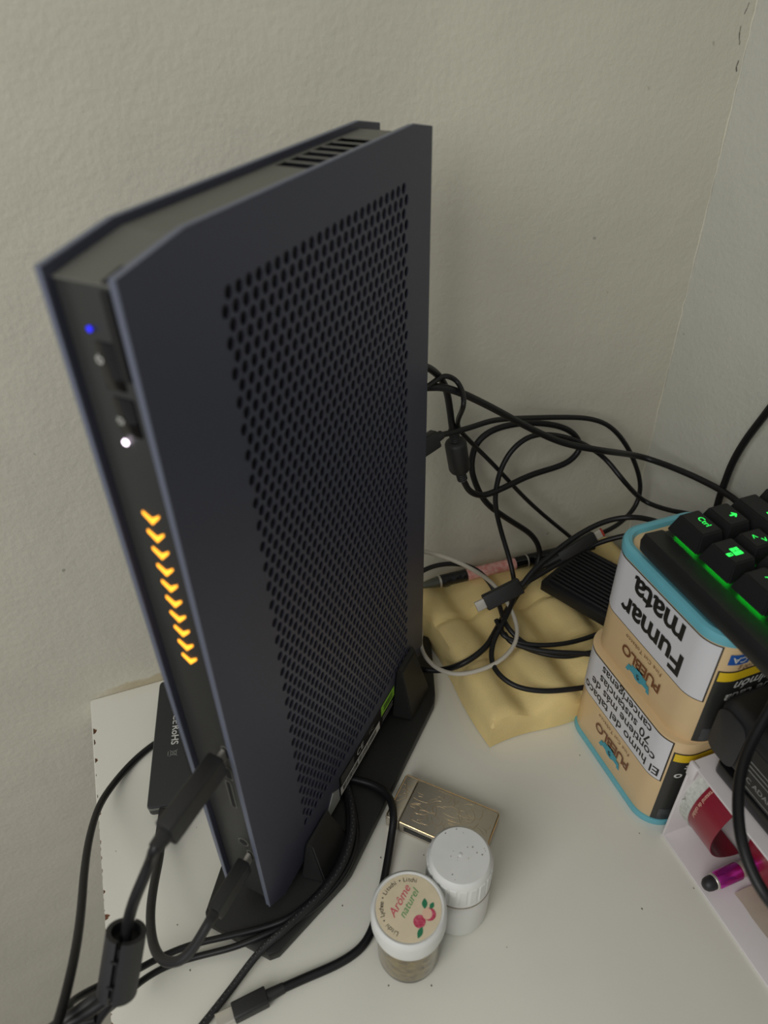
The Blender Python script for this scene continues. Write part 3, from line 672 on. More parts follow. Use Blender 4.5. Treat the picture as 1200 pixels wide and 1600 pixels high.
tE = cable('rear_plug_cable', 'black cable with an angled plug at the tower back making the widest loop', [(688, 680, 'y', -0.054), (705, 676, 'y', -0.048), (735, 668, 'y', -0.042), (775, 656, 'y', -0.034), (830, 653, 'y', -0.022), (885, 652, 'y', -0.016), (925, 655, 'y', -0.015), (955, 668, 'y', -0.016), (980, 698, 'y', -0.018), (997, 738, 'y', -0.022), (1000, 768, 'y', -0.026), (990, 795, 'y', -0.03), (965, 820, 'y', -0.04), (930, 838, 'y', -0.05), (890, 858, 'y', -0.06)], 0.0020)
a, b = at(655, 702, y=-0.060), at(690, 679, y=-0.053)
bm = bmesh.new(); prism(bm, rrect(-0.006, 0.006, -0.0038, 0.0038, 0.0015, 3), 0, (b - a).length * 0.75, bev=0.0006, axis='x'); bmesh.ops.transform(bm, matrix=frame(a, b, (0.2, -1, 0.3)), verts=bm.verts)
part('angled_plug', bm, M_plug, tE)
bm = bmesh.new(); tube(bm, [a.lerp(b, t) for t in (0.6, 0.8, 1.0)], lambda t: 0.0038 - 0.0008 * t, 12); part('strain_relief', bm, M_plug, tE)
tF = cable('charging_cable', 'black cable arching behind the drives down to the plug above the foam', [(1110, 822, 'x', 0.470), (1080, 804, 'x', 0.470), (1045, 797, 'x', 0.468), (1005, 782, 'x', 0.462), (975, 752, 'y', -0.045), (945, 716, 'y', -0.026), (912, 694, 'y', -0.024), (875, 681, 'y', -0.022), (835, 680, 'y', -0.024), (805, 698, 'y', -0.026), (785, 728, 'y', -0.028), (775, 765, 'y', -0.030), (775, 795, 'y', -0.032), (783, 830, 'y', -0.035), (795, 870, 'y', -0.045), (802, 900, 'y', -0.055), (804, 930, 'y', -0.062), (790, 965, 'z', 0.050), (772, 1000, 'z', 0.043), (768, 1030, 'z', 0.040), (780, 1054, 'z', 0.038), (808, 1073, 'z', 0.036), (850, 1080, 'z', 0.035), (900, 1076, 'z', 0.033), (950, 1068, 'z', 0.032)], 0.0020)
# plug lying over the tangle and its cable to the right, with a partner plug strapped alongside
tip = at(744, 949, y=-0.078); tail = at(826, 908, y=-0.078)
tG = cable('plug_cable', 'black cable whose steel tipped plug points left above the yellow foam', [tuple(tip.lerp(tail, 0.85)), tuple(tail), (860, 888, 'y', -0.075), (905, 862, 'y', -0.072), (945, 845, 'y', -0.075), (990, 835, 'y', -0.085), (1030, 838, 'y', -0.105), (1065, 850, 'y', -0.13)], 0.0021)
usbc_plug(tG, tip, tail, 0.0125, 0.0068, up=(0.1, -0.8, 0.6), metal=0.0075)
tip2 = at(942, 831, y=-0.070); tail2 = at(850, 884, y=-0.070)
tH = cable('plug_cable', 'black cable with a red mouthed steel plug pointing up at the right', [tuple(tip2.lerp(tail2, 0.85)), tuple(tail2), (830, 902, 'y', -0.066), (812, 925, 'y', -0.062), (797, 950, 'y', -0.062), (782, 985, 'z', 0.046), (800, 1000, 'z', 0.043), (835, 1008, 'z', 0.041), (880, 1006, 'z', 0.040), (920, 996, 'z', 0.040), (955, 982, 'z', 0.040)], 0.0019)
Mx = frame(tip2, tail2, (0.1, -0.8, 0.6)); Lp = (tail2 - tip2).length
bm = bmesh.new(); prism(bm, rrect(-0.0045, 0.0045, -0.0032, 0.0032, 0.001, 3), 0.0075, Lp * 0.75, bev=0.0005, axis='x'); bmesh.ops.transform(bm, matrix=Mx, verts=bm.verts); part('plug_body', bm, M_plug, tH)
bm = bmesh.new(); tube(bm, [Mx @ Vector((Lp * t, 0, 0)) for t in (0.72, 0.86, 1.0)], lambda t: 0.0032 - 0.001 * t, 12); part('strain_relief', bm, M_plug, tH)
bm = bmesh.new(); prism(bm, rrect(-0.0034, 0.0034, -0.0014, 0.0014, 0.0008, 3), 0.0018, 0.0085, axis='x'); bmesh.ops.transform(bm, matrix=Mx, verts=bm.verts); part('plug_tip', bm, M_steel, tH)
bm = bmesh.new(); prism(bm, rrect(-0.0034, 0.0034, -0.0014, 0.0014, 0.0008, 3), 0.0, 0.0018, axis='x'); bmesh.ops.transform(bm, matrix=Mx, verts=bm.verts); part('plug_mouth', bm, mat('red_plug_mouth', srgb(150, 50, 36), 0.5), tH)
cable('arching_cable', 'black cable arching highest over the ribbed drive towards the turquoise rim', [(815, 915, 'y', -0.085), (835, 890, 'y', -0.080), (870, 860, 'y', -0.074), (905, 835, 'y', -0.070), (945, 815, 'y', -0.070), (985, 808, 'y', -0.078), (1020, 813, 'y', -0.095), (1050, 825, 'y', -0.12)], 0.0021)
cable('resting_cable', 'black cable resting over the foam and passing behind the lower tin', [(788, 990, 'z', 0.044), (800, 1004, 'z', 0.042), (830, 1014, 'z', 0.040), (865, 1019, 'z', 0.040), (905, 1021, 'z', 0.040), (950, 1024, 'z', 0.040)], 0.0021)
cable('resting_cable', 'black cable twisted just under its twin where both meet the tins', [(775, 968, 'z', 0.046), (790, 995, 'z', 0.041), (815, 1010, 'z', 0.037), (850, 1022, 'z', 0.036), (885, 1026, 'z', 0.036), (915, 1021, 'z', 0.037), (950, 1015, 'z', 0.038)], 0.0019)
cable('short_cable', 'black cable peeking from the tower back just under the white cable', [(645, 903, 'y', -0.028), (664, 890, 'y', -0.026), (690, 882, 'y', -0.026), (722, 882, 'y', -0.028), (748, 893, 'y', -0.035), (768, 915, 'y', -0.045), (780, 945, 'y', -0.06), (790, 975, 'z', 0.047), (812, 1000, 'z', 0.041), (835, 1012, 'z', 0.038)], 0.0020)
cable('white_cable', 'thin off white cable making an open loop on the foam beside the tower', [(640, 858, 'y', -0.040), (664, 862, 'y', -0.040), (700, 872, 'y', -0.042), (735, 888, 'y', -0.046), (768, 910, 'z', 0.056), (792, 940, 'z', 0.050), (806, 972, 'z', 0.046), (807, 998, 'z', 0.044), (795, 1020, 'z', 0.042), (772, 1038, 'z', 0.040), (740, 1050, 'z', 0.038), (710, 1053, 'z', 0.036), (683, 1044, 'z', 0.032), (664, 1025, 'z', 0.028), (657, 1005, 'z', 0.028), (658, 985, 'z', 0.030), (650, 965, 'z', 0.034)], 0.0017, M_white_cable)
cable('wall_cable', 'black cable dropping along the right wall behind the keyboard', [(1215, 622, 'x', 0.486), (1190, 655, 'x', 0.486), (1165, 688, 'x', 0.486), (1145, 722, 'x', 0.486), (1132, 755, 'x', 0.486), (1122, 785, 'x', 0.486), (1115, 820, 'x', 0.486)], 0.0027)
cable('front_cable', 'black cable bowing in front of the power adapter and white box', [(1216, 1085, 'z', 0.165), (1196, 1120, 'z', 0.158), (1172, 1165, 'z', 0.150), (1157, 1210, 'z', 0.146), (1153, 1260, 'z', 0.143), (1158, 1310, 'z', 0.14), (1174, 1360, 'z', 0.135), (1200, 1405, 'z', 0.13), (1240, 1450, 'z', 0.12)], 0.0027)

# ================================================================ FOAM
foam = bmesh.new()
fx0, fx1, fy0, fy1 = 0.270, 0.470, -0.152, -0.006
NX, NY = 90, 66
def fh(x, y):
    # blocky convoluted surface: ridges parted by valleys
    def valley(d, w, dep): return dep * math.exp(-(d / w) ** 2)
    wob = 0.003 * math.sin(y * 60) 
    h = 0.0335 + 0.0015 * math.sin(x * 37 + 1) * math.cos(y * 41)
    h += 0.004 * (1 if y < -0.1 else 0) * 0
    for vx in (0.306, 0.352, 0.398, 0.444): h -= valley(x - vx - wob, 0.011, 0.0105)
    for vy, d in ((-0.050, 0.0035), (-0.098, 0.0028)): h -= valley(y - vy - 0.004 * math.sin(x * 45), 0.0032, d)
    e = min((x - fx0) / 0.010, (fx1 - x) / 0.010, (y - fy0) / 0.012, 1.0)
    e = max(e, 0.0); return h * (0.72 + 0.28 * math.sqrt(max(0, 1 - (1 - e) ** 2)))
def fxy(i, j):
    x = fx0 + (fx1 - fx0) * i / NX; y = fy0 + (fy1 - fy0) * j / NY
    t = (y - fy0) / (fy1 - fy0); sk = 0.0
    if i == 0: sk = -0.0015 * math.sin(t * 8)
    yy = y + (0.0018 * math.sin(x * 70) if j == 0 else 0)
    return x + sk + 0.004 * (1 - i / NX) * (1 - t) * 1.0, yy, x, y
top = [[None] * (NY + 1) for _ in range(NX + 1)]
for i in range(NX + 1):
    for j in range(NY + 1):
        X_, Y_, x, y = fxy(i, j); top[i][j] = foam.verts.new((X_, Y_, fh(x, y)))
for i in range(NX):
    for j in range(NY): foam.faces.new((top[i][j], top[i + 1][j], top[i + 1][j + 1], top[i][j + 1]))
bd = [(i, 0) for i in range(NX)] + [(NX, j) for j in range(NY)] + [(i, NY) for i in range(NX, 0, -1)] + [(0, j) for j in range(NY, 0, -1)]
low = []
for (i, j) in bd:
    v = top[i][j].co; low.append(foam.verts.new((v.x, v.y, 0.0008)))
for k in range(len(bd)):
    a, b = bd[k], bd[(k + 1) % len(bd)]
    foam.faces.new((top[a[0]][a[1]], low[k], low[(k + 1) % len(bd)], top[b[0]][b[1]]))
foam.faces.new(low)
bmesh.ops.recalc_face_normals(foam, faces=foam.faces)
o = link('foam_pad', foam, M_foam, None, smooth=True)
tag(o, 'thick pale yellow foam pad with moulded grooves between tower and tins', 'foam')

# ---- pen with pink patterned band lying against the wall
pa, pb = at(655, 916, y=-0.012), at(926, 851, y=-0.020)
pen = thing('pen', 'black pen with pink patterned grip and steel rings lying along the wall', 'pen', pa)
Mp = frame(pa, pb); Lp = (pb - pa).length
def pseg(name, x0, x1, r0, r1, m, n=24):
    bm = bmesh.new(); lathe(bm, [(r0, x0), (r1, x1)], n, M=Mp @ Matrix.Rotation(math.radians(90), 4, 'Y')); return part(name, bm, m, pen)
pseg('glass_tip', 0.0, Lp * 0.105, 0.0022, 0.0050, mat('smoky_tip', srgb(110, 112, 98), 0.1, trans=0.5))
pseg('ring', Lp * 0.105, Lp * 0.115, 0.0055, 0.0055, M_steel)
pseg('black_sleeve', Lp * 0.115, Lp * 0.26, 0.0053, 0.0053, mat('wrinkled_tape', srgb(22, 22, 24), 0.25, bump=1.0, bscale=260))
pseg('patterned_grip', Lp * 0.26, Lp * 0.535, 0.0051, 0.0051, M_penpink)
pseg('barrel', Lp * 0.535, Lp * 0.60, 0.0054, 0.0054, M_gloss)
pseg('ring', Lp * 0.60, Lp * 0.607, 0.0057, 0.0057, M_steel)
pseg('cap', Lp * 0.607, Lp, 0.0055, 0.0050, M_gloss)

# ---- ribbed drive on the foam
A_, B_, C_ = at(846, 903, z=0.049), at(956, 966, z=0.049), at(926, 846, z=0.049)
da = math.atan2((B_ - A_).y, (B_ - A_).x)
rd = thing('ribbed_drive', 'black drive enclosure with ribbed top lying on the yellow foam', 'drive', (A_.x, A_.y, 0.0355), da)
LB = 0.098; LW = 0.062
bm = bmesh.new(); B(bm, 0, LB, 0, LW, 0, 0.0105, 0.0012); link('shell', bm, M_drive, rd, smooth=True)
for i in range(13):
    y0 = 0.004 + i * 0.0042
    bm = bmesh.new(); B(bm, 0.005, LB - 0.002, y0, y0 + 0.0022, 0.0100, 0.0135, 0.0004, 1); link('rib', bm, M_drive, rd)

# ================================================================ TINS
def tin_map(x0, y_far, y_near, x1, R, off):
    """perimeter coordinate s: 0 at the far corner of the -x face, growing towards the camera and then along the -y face"""
    Lf_ = y_far - y_near
    def fn(s, z):
        if s < Lf_ - R and s >= R: return Vector((x0 - off, y_far - s, z))
        if s < R:
            a = (R - s) / R
            ang = min(a, 3.0); t = math.pi - ang
            return Vector((x0 + R + (R + off) * math.cos(t), y_far - R + (R + off) * math.sin(t), z))
        q = s - (Lf_ - R); arc = R * math.pi / 2
        if q < arc:
            t = math.pi + q / R
            return Vector((x0 + R + (R + off) * math.cos(t), y_near + R + (R + off) * math.sin(t), z))
        return Vector((x0 + R + (q - arc), y_near - off, z))
    return fn
def patch(bm, fn, s0, s1, z0, z1):
    n = max(1, int((s1 - s0) / 0.0015))
    lo = [bm.verts.new(fn(s0 + (s1 - s0) * i / n, z0)) for i in range(n + 1)]; hi = [bm.verts.new(fn(s0 + (s1 - s0) * i / n, z1)) for i in range(n + 1)]
    for i in range(n): bm.faces.new((lo[i], lo[i + 1], hi[i + 1], hi[i]))
def tin(label, x0, yf, yn, x1, R, z0, z1, base_rim, top_rim, spec):
    t = thing('tobacco_tin', label, 'tin', ((x0 + x1) / 2, (yf + yn) / 2, z0), 0, 'stacked tobacco tins')
    bm = bmesh.new(); prism(bm, rrect(x0, x1, yn, yf, R, 10), z0 + (0.004 if base_rim else 0), z1 - (0.003 if top_rim else 0.0005), bev=0.0004)
    part('body', bm, M_kraft, t)
    if base_rim:
        bm = bmesh.new(); prism(bm, rrect(x0 - 0.0012, x1 + 0.0012, yn - 0.0012, yf + 0.0012, R + 0.001, 10), z0, z0 + 0.0058, bev=0.0008); part('base_rim', bm, M_teal, t)
    if top_rim:   # raised hollow rim
        bm = bmesh.new()
        def ringpts(d, z): return [(*p, z) for p in rrect(x0 + d, x1 - d, yn + d, yf - d, max(R - d, 0.004), 10)]
        prof = [(0.0006, z1 - 0.0085), (-0.0008, z1 - 0.0075), (-0.0012, z1 - 0.003), (-0.0004, z1 - 0.001), (0.0018, z1), (0.0042, z1 - 0.0006), (0.0055, z1 - 0.003), (0.006, z1 - 0.010)]
        rings = [[bm.verts.new(p) for p in ringpts(d, z)] for d, z in prof]; n = len(rings[0]); fs = []
        for a, b in zip(rings, rings[1:]):
            for i in range(n): fs.append(bm.faces.new((a[i], a[(i + 1) % n], b[(i + 1) % n], b[i])))
        fs.append(bm.faces.new(rings[-1]))
        bmesh.ops.recalc_face_normals(bm, faces=fs); part('top_rim', bm, M_teal, t)
    else:
        bm = bmesh.new(); prism(bm, rrect(x0 - 0.0006, x1 + 0.0006, yn - 0.0006, yf + 0.0006, R + 0.0004, 10), z1 - 0.0012, z1, bev=0.0004); part('seam_rim', bm, M_kraft, t)
    f1 = tin_map(x0, yf, yn, x1, R, 0.00025); f2 = tin_map(x0, yf, yn, x1, R, 0.0004); f3 = tin_map(x0, yf, yn, x1, R, 0.0006)
    zl0, zl1 = spec['label']; se = spec['se']
    bm = bmesh.new(); patch(bm, f1, -0.012, se, zl0, zl1); part('label_border', bm, M_inkborder, t)
    bm = bmesh.new(); patch(bm, f2, -0.0112, se - 0.0009, zl0 + 0.0008, zl1 - 0.0007); part('warning_panel', bm, M_labelw, t)
    def rot(cs, cz): return lambda u, v: f3(cs - u, cz - v)
    bm = bmesh.new()
    for s_, size, cz, cs, bold, sp in spec['lines']: add_text(bm, s_, size, rot(cs, cz), bold=bold, spacing=sp)
    part('warning_text', bm, M_ink, t)
    zp = spec['pueblo']
    bm = bmesh.new(); add_text(bm, 'PUEBLO', 0.0112, rot(0.0512, zp), bold=0.00025, spacing=0.93)
    add_text(bm, 'Fine Cut Tobacco', 0.0044, rot(0.0505, zp + 0.0108), spacing=1.1); part('brand_text', bm, M_inkbrown, t)
    bm = bmesh.new()   # stepped bird emblem
    zc = zp - 0.0096
    def em(p): return f3(0.0515 - p[0] * 1.05, zc - p[1] * 1.35 + 0.0006)
    shp = [(-0.0115, 0.003), (-0.0085, 0.003), (-0.0085, 0.0016), (-0.0045, 0.0016), (-0.0020, 0.0030), (0.0020, 0.0030), (0.0045, 0.0016), (0.0085, 0.0016), (0.0085, 0.003), (0.0115, 0.003),
           (0.0098, -0.0012), (0.0070, -0.0012), (0.0070, -0.0028), (0.0030, -0.0028), (0.0030, -0.0042), (-0.0030, -0.0042), (-0.0030, -0.0028), (-0.0070, -0.0028), (-0.0070, -0.0012), (-0.0098, -0.0012)]
    bm.faces.new([bm.verts.new(em(p)) for p in shp]); part('bird_emblem', bm, M_tealink, t)
    bm = bmesh.new(); f4 = tin_map(x0, yf, yn, x1, R, 0.0008)
    for a, b in [((-0.0015, -0.0005), (0, 0.0015)), ((0, 0.0015), (0.0015, -0.0005)), ((-0.0015, 0.0015), (0.0015, -0.0015)), ((-0.001, -0.0018), (0.001, -0.0018))]:
        bar2(bm, a, b, 0.0005, lambda u, v: f4(0.0515 - u, zc - v))
    part('emblem_lines', bm, M_ink, t)
    # dark side label, yellow strip, photo
    zk0, zk1 = spec['dark']; sb = se + 0.0012; s_end = 0.15
    bm = bmesh.new(); patch(bm, f1, sb, s_end, zk0, zk1); part('dark_label', bm, M_labelk, t)
    bm = bmesh.new(); patch(bm, f2, sb + 0.001, s_end - 0.001, zk1 - 0.0082, zk1 - 0.0009); part('yellow_strip', bm, M_yellow, t)
    bm = bmesh.new(); patch(bm, f2, sb + 0.0035, s_end - 0.004, zk0 + 0.001, zk0 + 0.0125); part('photo_patch', bm, M_photo, t)
    bm = bmesh.new()
    for s_, size, cz, cs in spec['dlines']: add_text(bm, s_, size, (lambda cs, cz: (lambda u, v: f3(cs - u, cz - v)))(cs, cz), bold=0.00015, shear=0.25, align='LEFT')
    part('dark_label_text', bm, M_print, t)
    return t, f1, f2, f3
t1 = tin('lower tan tobacco tin with turquoise base rim and four line upside down warning', 0.3425, -0.146, -0.2462, 0.413, 0.018, 0.0, 0.0892, True, False,
    dict(label=(0.0465, 0.0872), se=0.0945, pueblo=0.0300, dark=(0.006, 0.0790), dlines=[('s', 0.0090, 0.0660, 0.1085), ('o', 0.0090, 0.0565, 0.1055)],
         lines=[('El humo del tabaco', 0.0106, 0.0540, 0.0520, 0.00012, 0.98), ('contiene más de', 0.0106, 0.0635, 0.0525, 0.00012, 0.98), ('70 sustancias', 0.0106, 0.0725, 0.0525, 0.00012, 0.98), ('cancerígenas', 0.0106, 0.0815, 0.0520, 0.00012, 0.98)]))
X2 = 0.3472
t2, g1, g2, g3 = tin('upper tan tobacco tin with turquoise top rim and huge two word warning', X2, -0.1465, -0.2465, 0.4160, 0.018, 0.0888, 0.1805, False, True,
    dict(label=(0.1258, 0.1718), se=0.0972, pueblo=0.1098, dark=(0.0905, 0.1535), dlines=[('de pulmón', 0.0104, 0.1402, 0.1555), ('9 de cada', 0.0104, 0.1305, 0.1475)],
         lines=[('Fumar', 0.0232, 0.1408, 0.0515, 0.0006, 0.96), ('mata', 0.0246, 0.1605, 0.0515, 0.0006, 0.96)]))
bm = bmesh.new(); patch(bm, g2, 0.1015, 0.1135, 0.1590, 0.1670); part('tax_stamp', bm, M_blue, t2)
bm = bmesh.new(); add_text(bm, 'CA', 0.0062, lambda u, v: g3(0.1076 - u, 0.1632 - v), bold=0.0001); part('stamp_text', bm, M_print, t2)
bm = bmesh.new(); add_text(bm, '· 100 g', 0.0046, lambda u, v: g3(0.1145 - u, 0.1560 - v), shear=0.2); part('weight_text', bm, M_inkbrown, t2)

# ================================================================ KEYBOARD
kb = thing('keyboard', 'black mechanical keyboard with green glowing legends resting on upper tin', 'keyboard', (0.351, -0.167, 0.1812), math.radians(-90))
# local X = along the rows (towards the camera), local Y = towards the right wall
KL, KD = 0.385, 0.1425
bm = bmesh.new()
prof = [(-0.0005, 0.0), (-0.0035, 0.004), (-0.0045, 0.011), (-0.002, 0.0155), (0.010, 0.0148), (0.0125, 0.0128), (KD - 0.006, 0.0128), (KD - 0.004, 0.0165), (KD, 0.016), (KD, 0.0)]
prism(bm, prof, 0.0032, KL, bev=0.0016, axis='x')
link('case', bm, M_kb, kb, smooth=True)
U = 0.0203
rows = [(0.0128, 0.0262, [1.33, 1.25, 1.25, 6.2, 1.25, 1.25, 1.25, 1.25, 1, 1, 1]),
        (0.0331, 0.0258, [1.25] + [1] * 11 + [2.75, 1, 1, 1]),
        (0.0534, 0.0268, [1.75] + [1] * 11 + [2.25, 1, 1, 1]),
        (0.0737, 0.0284, [1.5] + [1] * 12 + [1.5, 1, 1, 1]),
        (0.0940, 0.0300, [1] * 13 + [2, 1, 1, 1]),
        (0.1143, 0.0310, [1] * 18)]
key_cache = {}
def key_mesh(w, h):
    k = (round(w, 4), round(h, 4))
    if k in key_cache: return key_cache[k]
    bm = bmesh.new(); d = 0.0192; ww = w * U - 0.0011; z0 = 0.0150; sx, f, bk = 0.0030, 0.0036, 0.0022
    lo = [(0, 0), (ww, 0), (ww, d), (0, d)]; hi = [(sx, f), (ww - sx, f), (ww - sx, d - bk), (sx, d - bk)]
    vl = [bm.verts.new((x, y, z0)) for x, y in lo]; vh = [bm.verts.new((x, y, h)) for x, y in hi]
    bm.faces.new(vl[::-1]); 
    for i in range(4): bm.faces.new((vl[i], vl[(i + 1) % 4], vh[(i + 1) % 4], vh[i]))
    ftop = bm.faces.new(vh)
    bmesh.ops.bevel(bm, geom=[e for e in bm.edges if abs(e.verts[0].co.z - z0) > 1e-6 or abs(e.verts[1].co.z - z0) > 1e-6], offset=0.0008, segments=2, affect='EDGES')
    me = bpy.data.meshes.new('keycap'); bm.to_mesh(me); bm.free(); me.materials.append(M_key)
    for p in me.polygons: p.use_smooth = True
    me.set_sharp_from_angle(angle=math.radians(38))
    key_cache[k] = me; return me
led_bm = bmesh.new(); B(led_bm, -0.0085, 0.0085, -0.0012, 0.0012, 0, 0.0006); led_me = bpy.data.meshes.new('key_light'); led_bm.to_mesh(led_me); led_bm.free(); led_me.materials.append(M_led)
KEYS = {}
for ri, (y, h, ws) in enumerate(rows):
    x = 0.0042
    for ci, w in enumerate(ws):
        if x + w * U > KL - 0.003: break
        k = bpy.data.objects.new('keycap', key_mesh(w, h)); C.objects.link(k); k.parent = kb; k.location = (x, y, 0)
        KEYS[(ri, ci)] = (x, y, h, w, k)
        if x < 0.16:
            l = bpy.data.objects.new('key_light', led_me); C.objects.link(l); l.parent = kb; l.location = (x + w * U / 2, y + 0.0042, 0.0131)
        x += w * U
def legend(ri, ci, items, cx=0.5, cy=0.5, strokes=()):
    x, y, h, w, k = KEYS[(ri, ci)]
    bm = bmesh.new()
    fn = lambda u, v: Vector((w * U * cx + u, 0.0192 * cy + v, h + 0.00015))
    for s_, size, dx, dy in items: add_text(bm, s_, size, lambda u, v: fn(u + dx, v + dy))
    for a, b, wd in strokes: bar2(bm, a, b, wd, fn)
    link('legend', bm, M_green, k)
LOCK = [((-0.0013, -0.0008), (0.0013, -0.0008), 0.0020), ((-0.0009, 0.0002), (-0.0009, 0.0012), 0.0005), ((0.0009, 0.0002), (0.0009, 0.0012), 0.0005), ((-0.0011, 0.0013), (0.0011, 0.0013), 0.0005)]
legend(0, 0, [('Ctrl', 0.0053, 0, 0)], 0.5, 0.62)
legend(0, 1, [], 0.52, 0.58, [((-0.0027, 0.0012), (-0.0002, 0.0012), 0.0023), ((0.0002, 0.0012), (0.0030, 0.0012), 0.0026), ((-0.0027, -0.0015), (-0.0002, -0.0015), 0.0023), ((0.0002, -0.0015), (0.0030, -0.0015), 0.0026)] + [((a[0] + 0.0012, a[1] - 0.0052), (b[0] + 0.0012, b[1] - 0.0052), w) for a, b, w in LOCK])
legend(0, 2, [('Alt', 0.0053, 0, 0)], 0.5, 0.62)
legend(1, 0, [], 0.55, 0.60, [((0, -0.0022), (0, 0.0015), 0.0012), ((-0.0020, 0.0002), (0.0002, 0.0022), 0.0010), ((0.0020, 0.0002), (-0.0002, 0.0022), 0.0010)])
legend(1, 1, [('>', 0.0060, 0.0022, 0.0016), ('<', 0.0060, -0.0018, -0.0020)], 0.5, 0.55)
legend(1, 2, [('Z', 0.0052, 0, 0)], 0.5, 0.6); legend(2, 1, [('A', 0.0052, 0, 0)], 0.5, 0.6)
legend(2, 0, [], 0.62, 0.60, [((a[0] * 1.5, a[1] * 1.5), (b[0] * 1.5, b[1] * 1.5), w * 1.4) for a, b, w in LOCK])
legend(1, 3, [('X', 0.0052, 0, 0)], 0.5, 0.6)

# ================================================================ WHITE BOX and its contents
bx0, by0 = 0.3500, -0.2502
wb = thing('white_box', 'open white cardboard box lying on its side in front of the tins', 'box', (bx0, by0 - 0.001, 0), math.radians(-0.5))
# local: x to the right wall, y away towards the tin (0) and negative to the camera
BH, BW, BD = 0.083, 0.150, 0.128; T = 0.0018
def bpart(name, *a, bev=0.0005):
    return box(name, M_card, wb, *a, bev)
bpart('bottom_panel', 0, BD, -BW, 0, 0, T); bpart('top_panel', 0, BD, -BW, 0, BH - T, BH)
bpart('far_panel', 0, BD, -T, 0, T, BH - T); bpart('near_panel', 0, BD, -BW, -BW + T, T, BH - T); bpart('back_panel', BD - T, BD, -BW + T, -T, T, BH - T)
box('folded_edge', M_card, wb, -0.0008, 0.0018, -0.006, 0.0004, BH - 0.012, BH + 0.0006, 0.0008)
# curled wine red leaflet with its torn white backing
def arc_sheet(y0, y1, cx, cz, R, a0, a1, th, n=26, rag=0.0):
    bm = bmesh.new(); rows_ = []
    for i in range(n + 1):
        a = math.radians(a0 + (a1 - a0) * i / n); r_ = []
        for rr in (R, R - th):
            j0 = random.uniform(-rag, rag)
            r_.append((bm.verts.new((cx + rr * math.cos(a), y0 + j0, cz + rr * math.sin(a))), bm.verts.new((cx + rr * math.cos(a), y1, cz + rr * math.sin(a)))))
        rows_.append(r_)
    for p, q in zip(rows_, rows_[1:]):
        (a1_, a2_), (b1_, b2_) = p; (c1, c2), (d1, d2) = q
        bm.faces.new((a1_, a2_, c2, c1)); bm.faces.new((b1_, d1, d2, b2_)); bm.faces.new((a1_, c1, d1, b1_)); bm.faces.new((a2_, b2_, d2, c2))
    for r_ in (rows_[0], rows_[-1]): bm.faces.new((r_[0][0], r_[1][0], r_[1][1], r_[0][1]))
    bmesh.ops.recalc_face_normals(bm, faces=bm.faces); return bm
lf_t = thing('leaflet', 'curled wine red printed leaflet with ragged white paper inside the white box', 'leaflet', (0, 0, 0))
Rr = 0.038; ccx, ccz = bx0 + 0.0035 + Rr, 0.0415
link('red_sheet', arc_sheet(-0.2608, -0.2810, ccx, ccz, Rr, 95, 262, 0.0006), M_red, lf_t, smooth=True)
link('ragged_paper', arc_sheet(-0.2538, -0.2608, ccx, ccz, Rr + 0.0006, 95, 240, 0.0016, rag=0.0018), M_tissue, lf_t, smooth=True)
bm = bmesh.new(); B(bm, ccx - 0.006, ccx - 0.005, -0.316, -0.2830, 0.004, 0.078); link('flat_sheet', bm, M_red, lf_t)
bm = bmesh.new(); fnl = lambda u, v: Vector((ccx - 0.0063, -0.303 + v * 0 - u * 1.0, 0.040 + v))
add_text(bm, 'O', 0.017, lambda u, v: Vector((ccx - 0.0063, -0.2935 - u * 0.8, 0.038 + v)), bold=0.0002)
add_text(bm, 'SA', 0.010, lambda u, v: Vector((ccx - 0.0063, -0.2915 - u, 0.060 + v)), bold=0.0001)
add_text(bm, 'T', 0.014, lambda u, v: Vector((ccx - 0.0063, -0.313 - u, 0.022 + v)))
link('sheet_print', bm, M_print, lf_t)
bm = bmesh.new()
def redarc(u, v):
    a = math.radians(150) + u / Rr; return Vector((ccx + (Rr + 0.0003) * math.cos(a), -0.2640 - v, ccz + (Rr + 0.0003) * math.sin(a)))
add_text(bm, 'PRODUCTO ARTESANAL DE CALIDAD'.lower(), 0.0034, redarc); link('small_print', bm, M_flesh, lf_t)
# loose kraft paper on the box floor
bm = bmesh.new()
g = [[bm.verts.new((0.366 + 0.07 * i / 12, -0.300 - 0.09 * j / 12, 0.0030 + 0.0012 * math.sin(i * 1.3 + j) * math.cos(j * 0.9) + 0.001)) for j in range(13)] for i in range(13)]
for i in range(12):
    for j in range(12): bm.faces.new((g[i][j], g[i + 1][j], g[i + 1][j + 1], g[i][j + 1]))
tag(link('crumpled_paper', bm, mat('beige_paper', srgb(186, 174, 158), 0.8, var=0.1, vscale=60), None, smooth=True), 'beige crumpled paper on the floor of the white box', 'paper')
# stylus pen
sa, sb = at(1099, 1385, z=0.0105), at(1185, 1346, z=0.0105) 
sd = (sb - sa).normalized(); sty = thing('stylus_pen', 'magenta chrome stylus pen with black rubber tip sticking out of the box', 'pen', sa)
Ms = frame(sa, sb)
def sseg(name, prof, m):
    bm = bmesh.new(); lathe(bm, prof, 28, M=Ms @ Matrix.Rotation(math.radians(90), 4, 'Y')); return part(name, bm, m, sty)
sseg('rubber_tip', [(0.0008, 0.0), (0.0026, 0.0006), (0.0039, 0.0022), (0.0044, 0.0045), (0.0044, 0.0072)], M_rubber2)
sseg('tip_ring', [(0.0046, 0.0072), (0.0050, 0.0076), (0.0050, 0.0086), (0.0047, 0.0088)], M_steel)
sseg('front_barrel', [(0.0046, 0.0088), (0.0052, 0.0105), (0.0053, 0.026), (0.0050, 0.0265)], M_magenta)
sseg('middle_ring', [(0.0047, 0.0265), (0.0047, 0.0335)], M_steel)
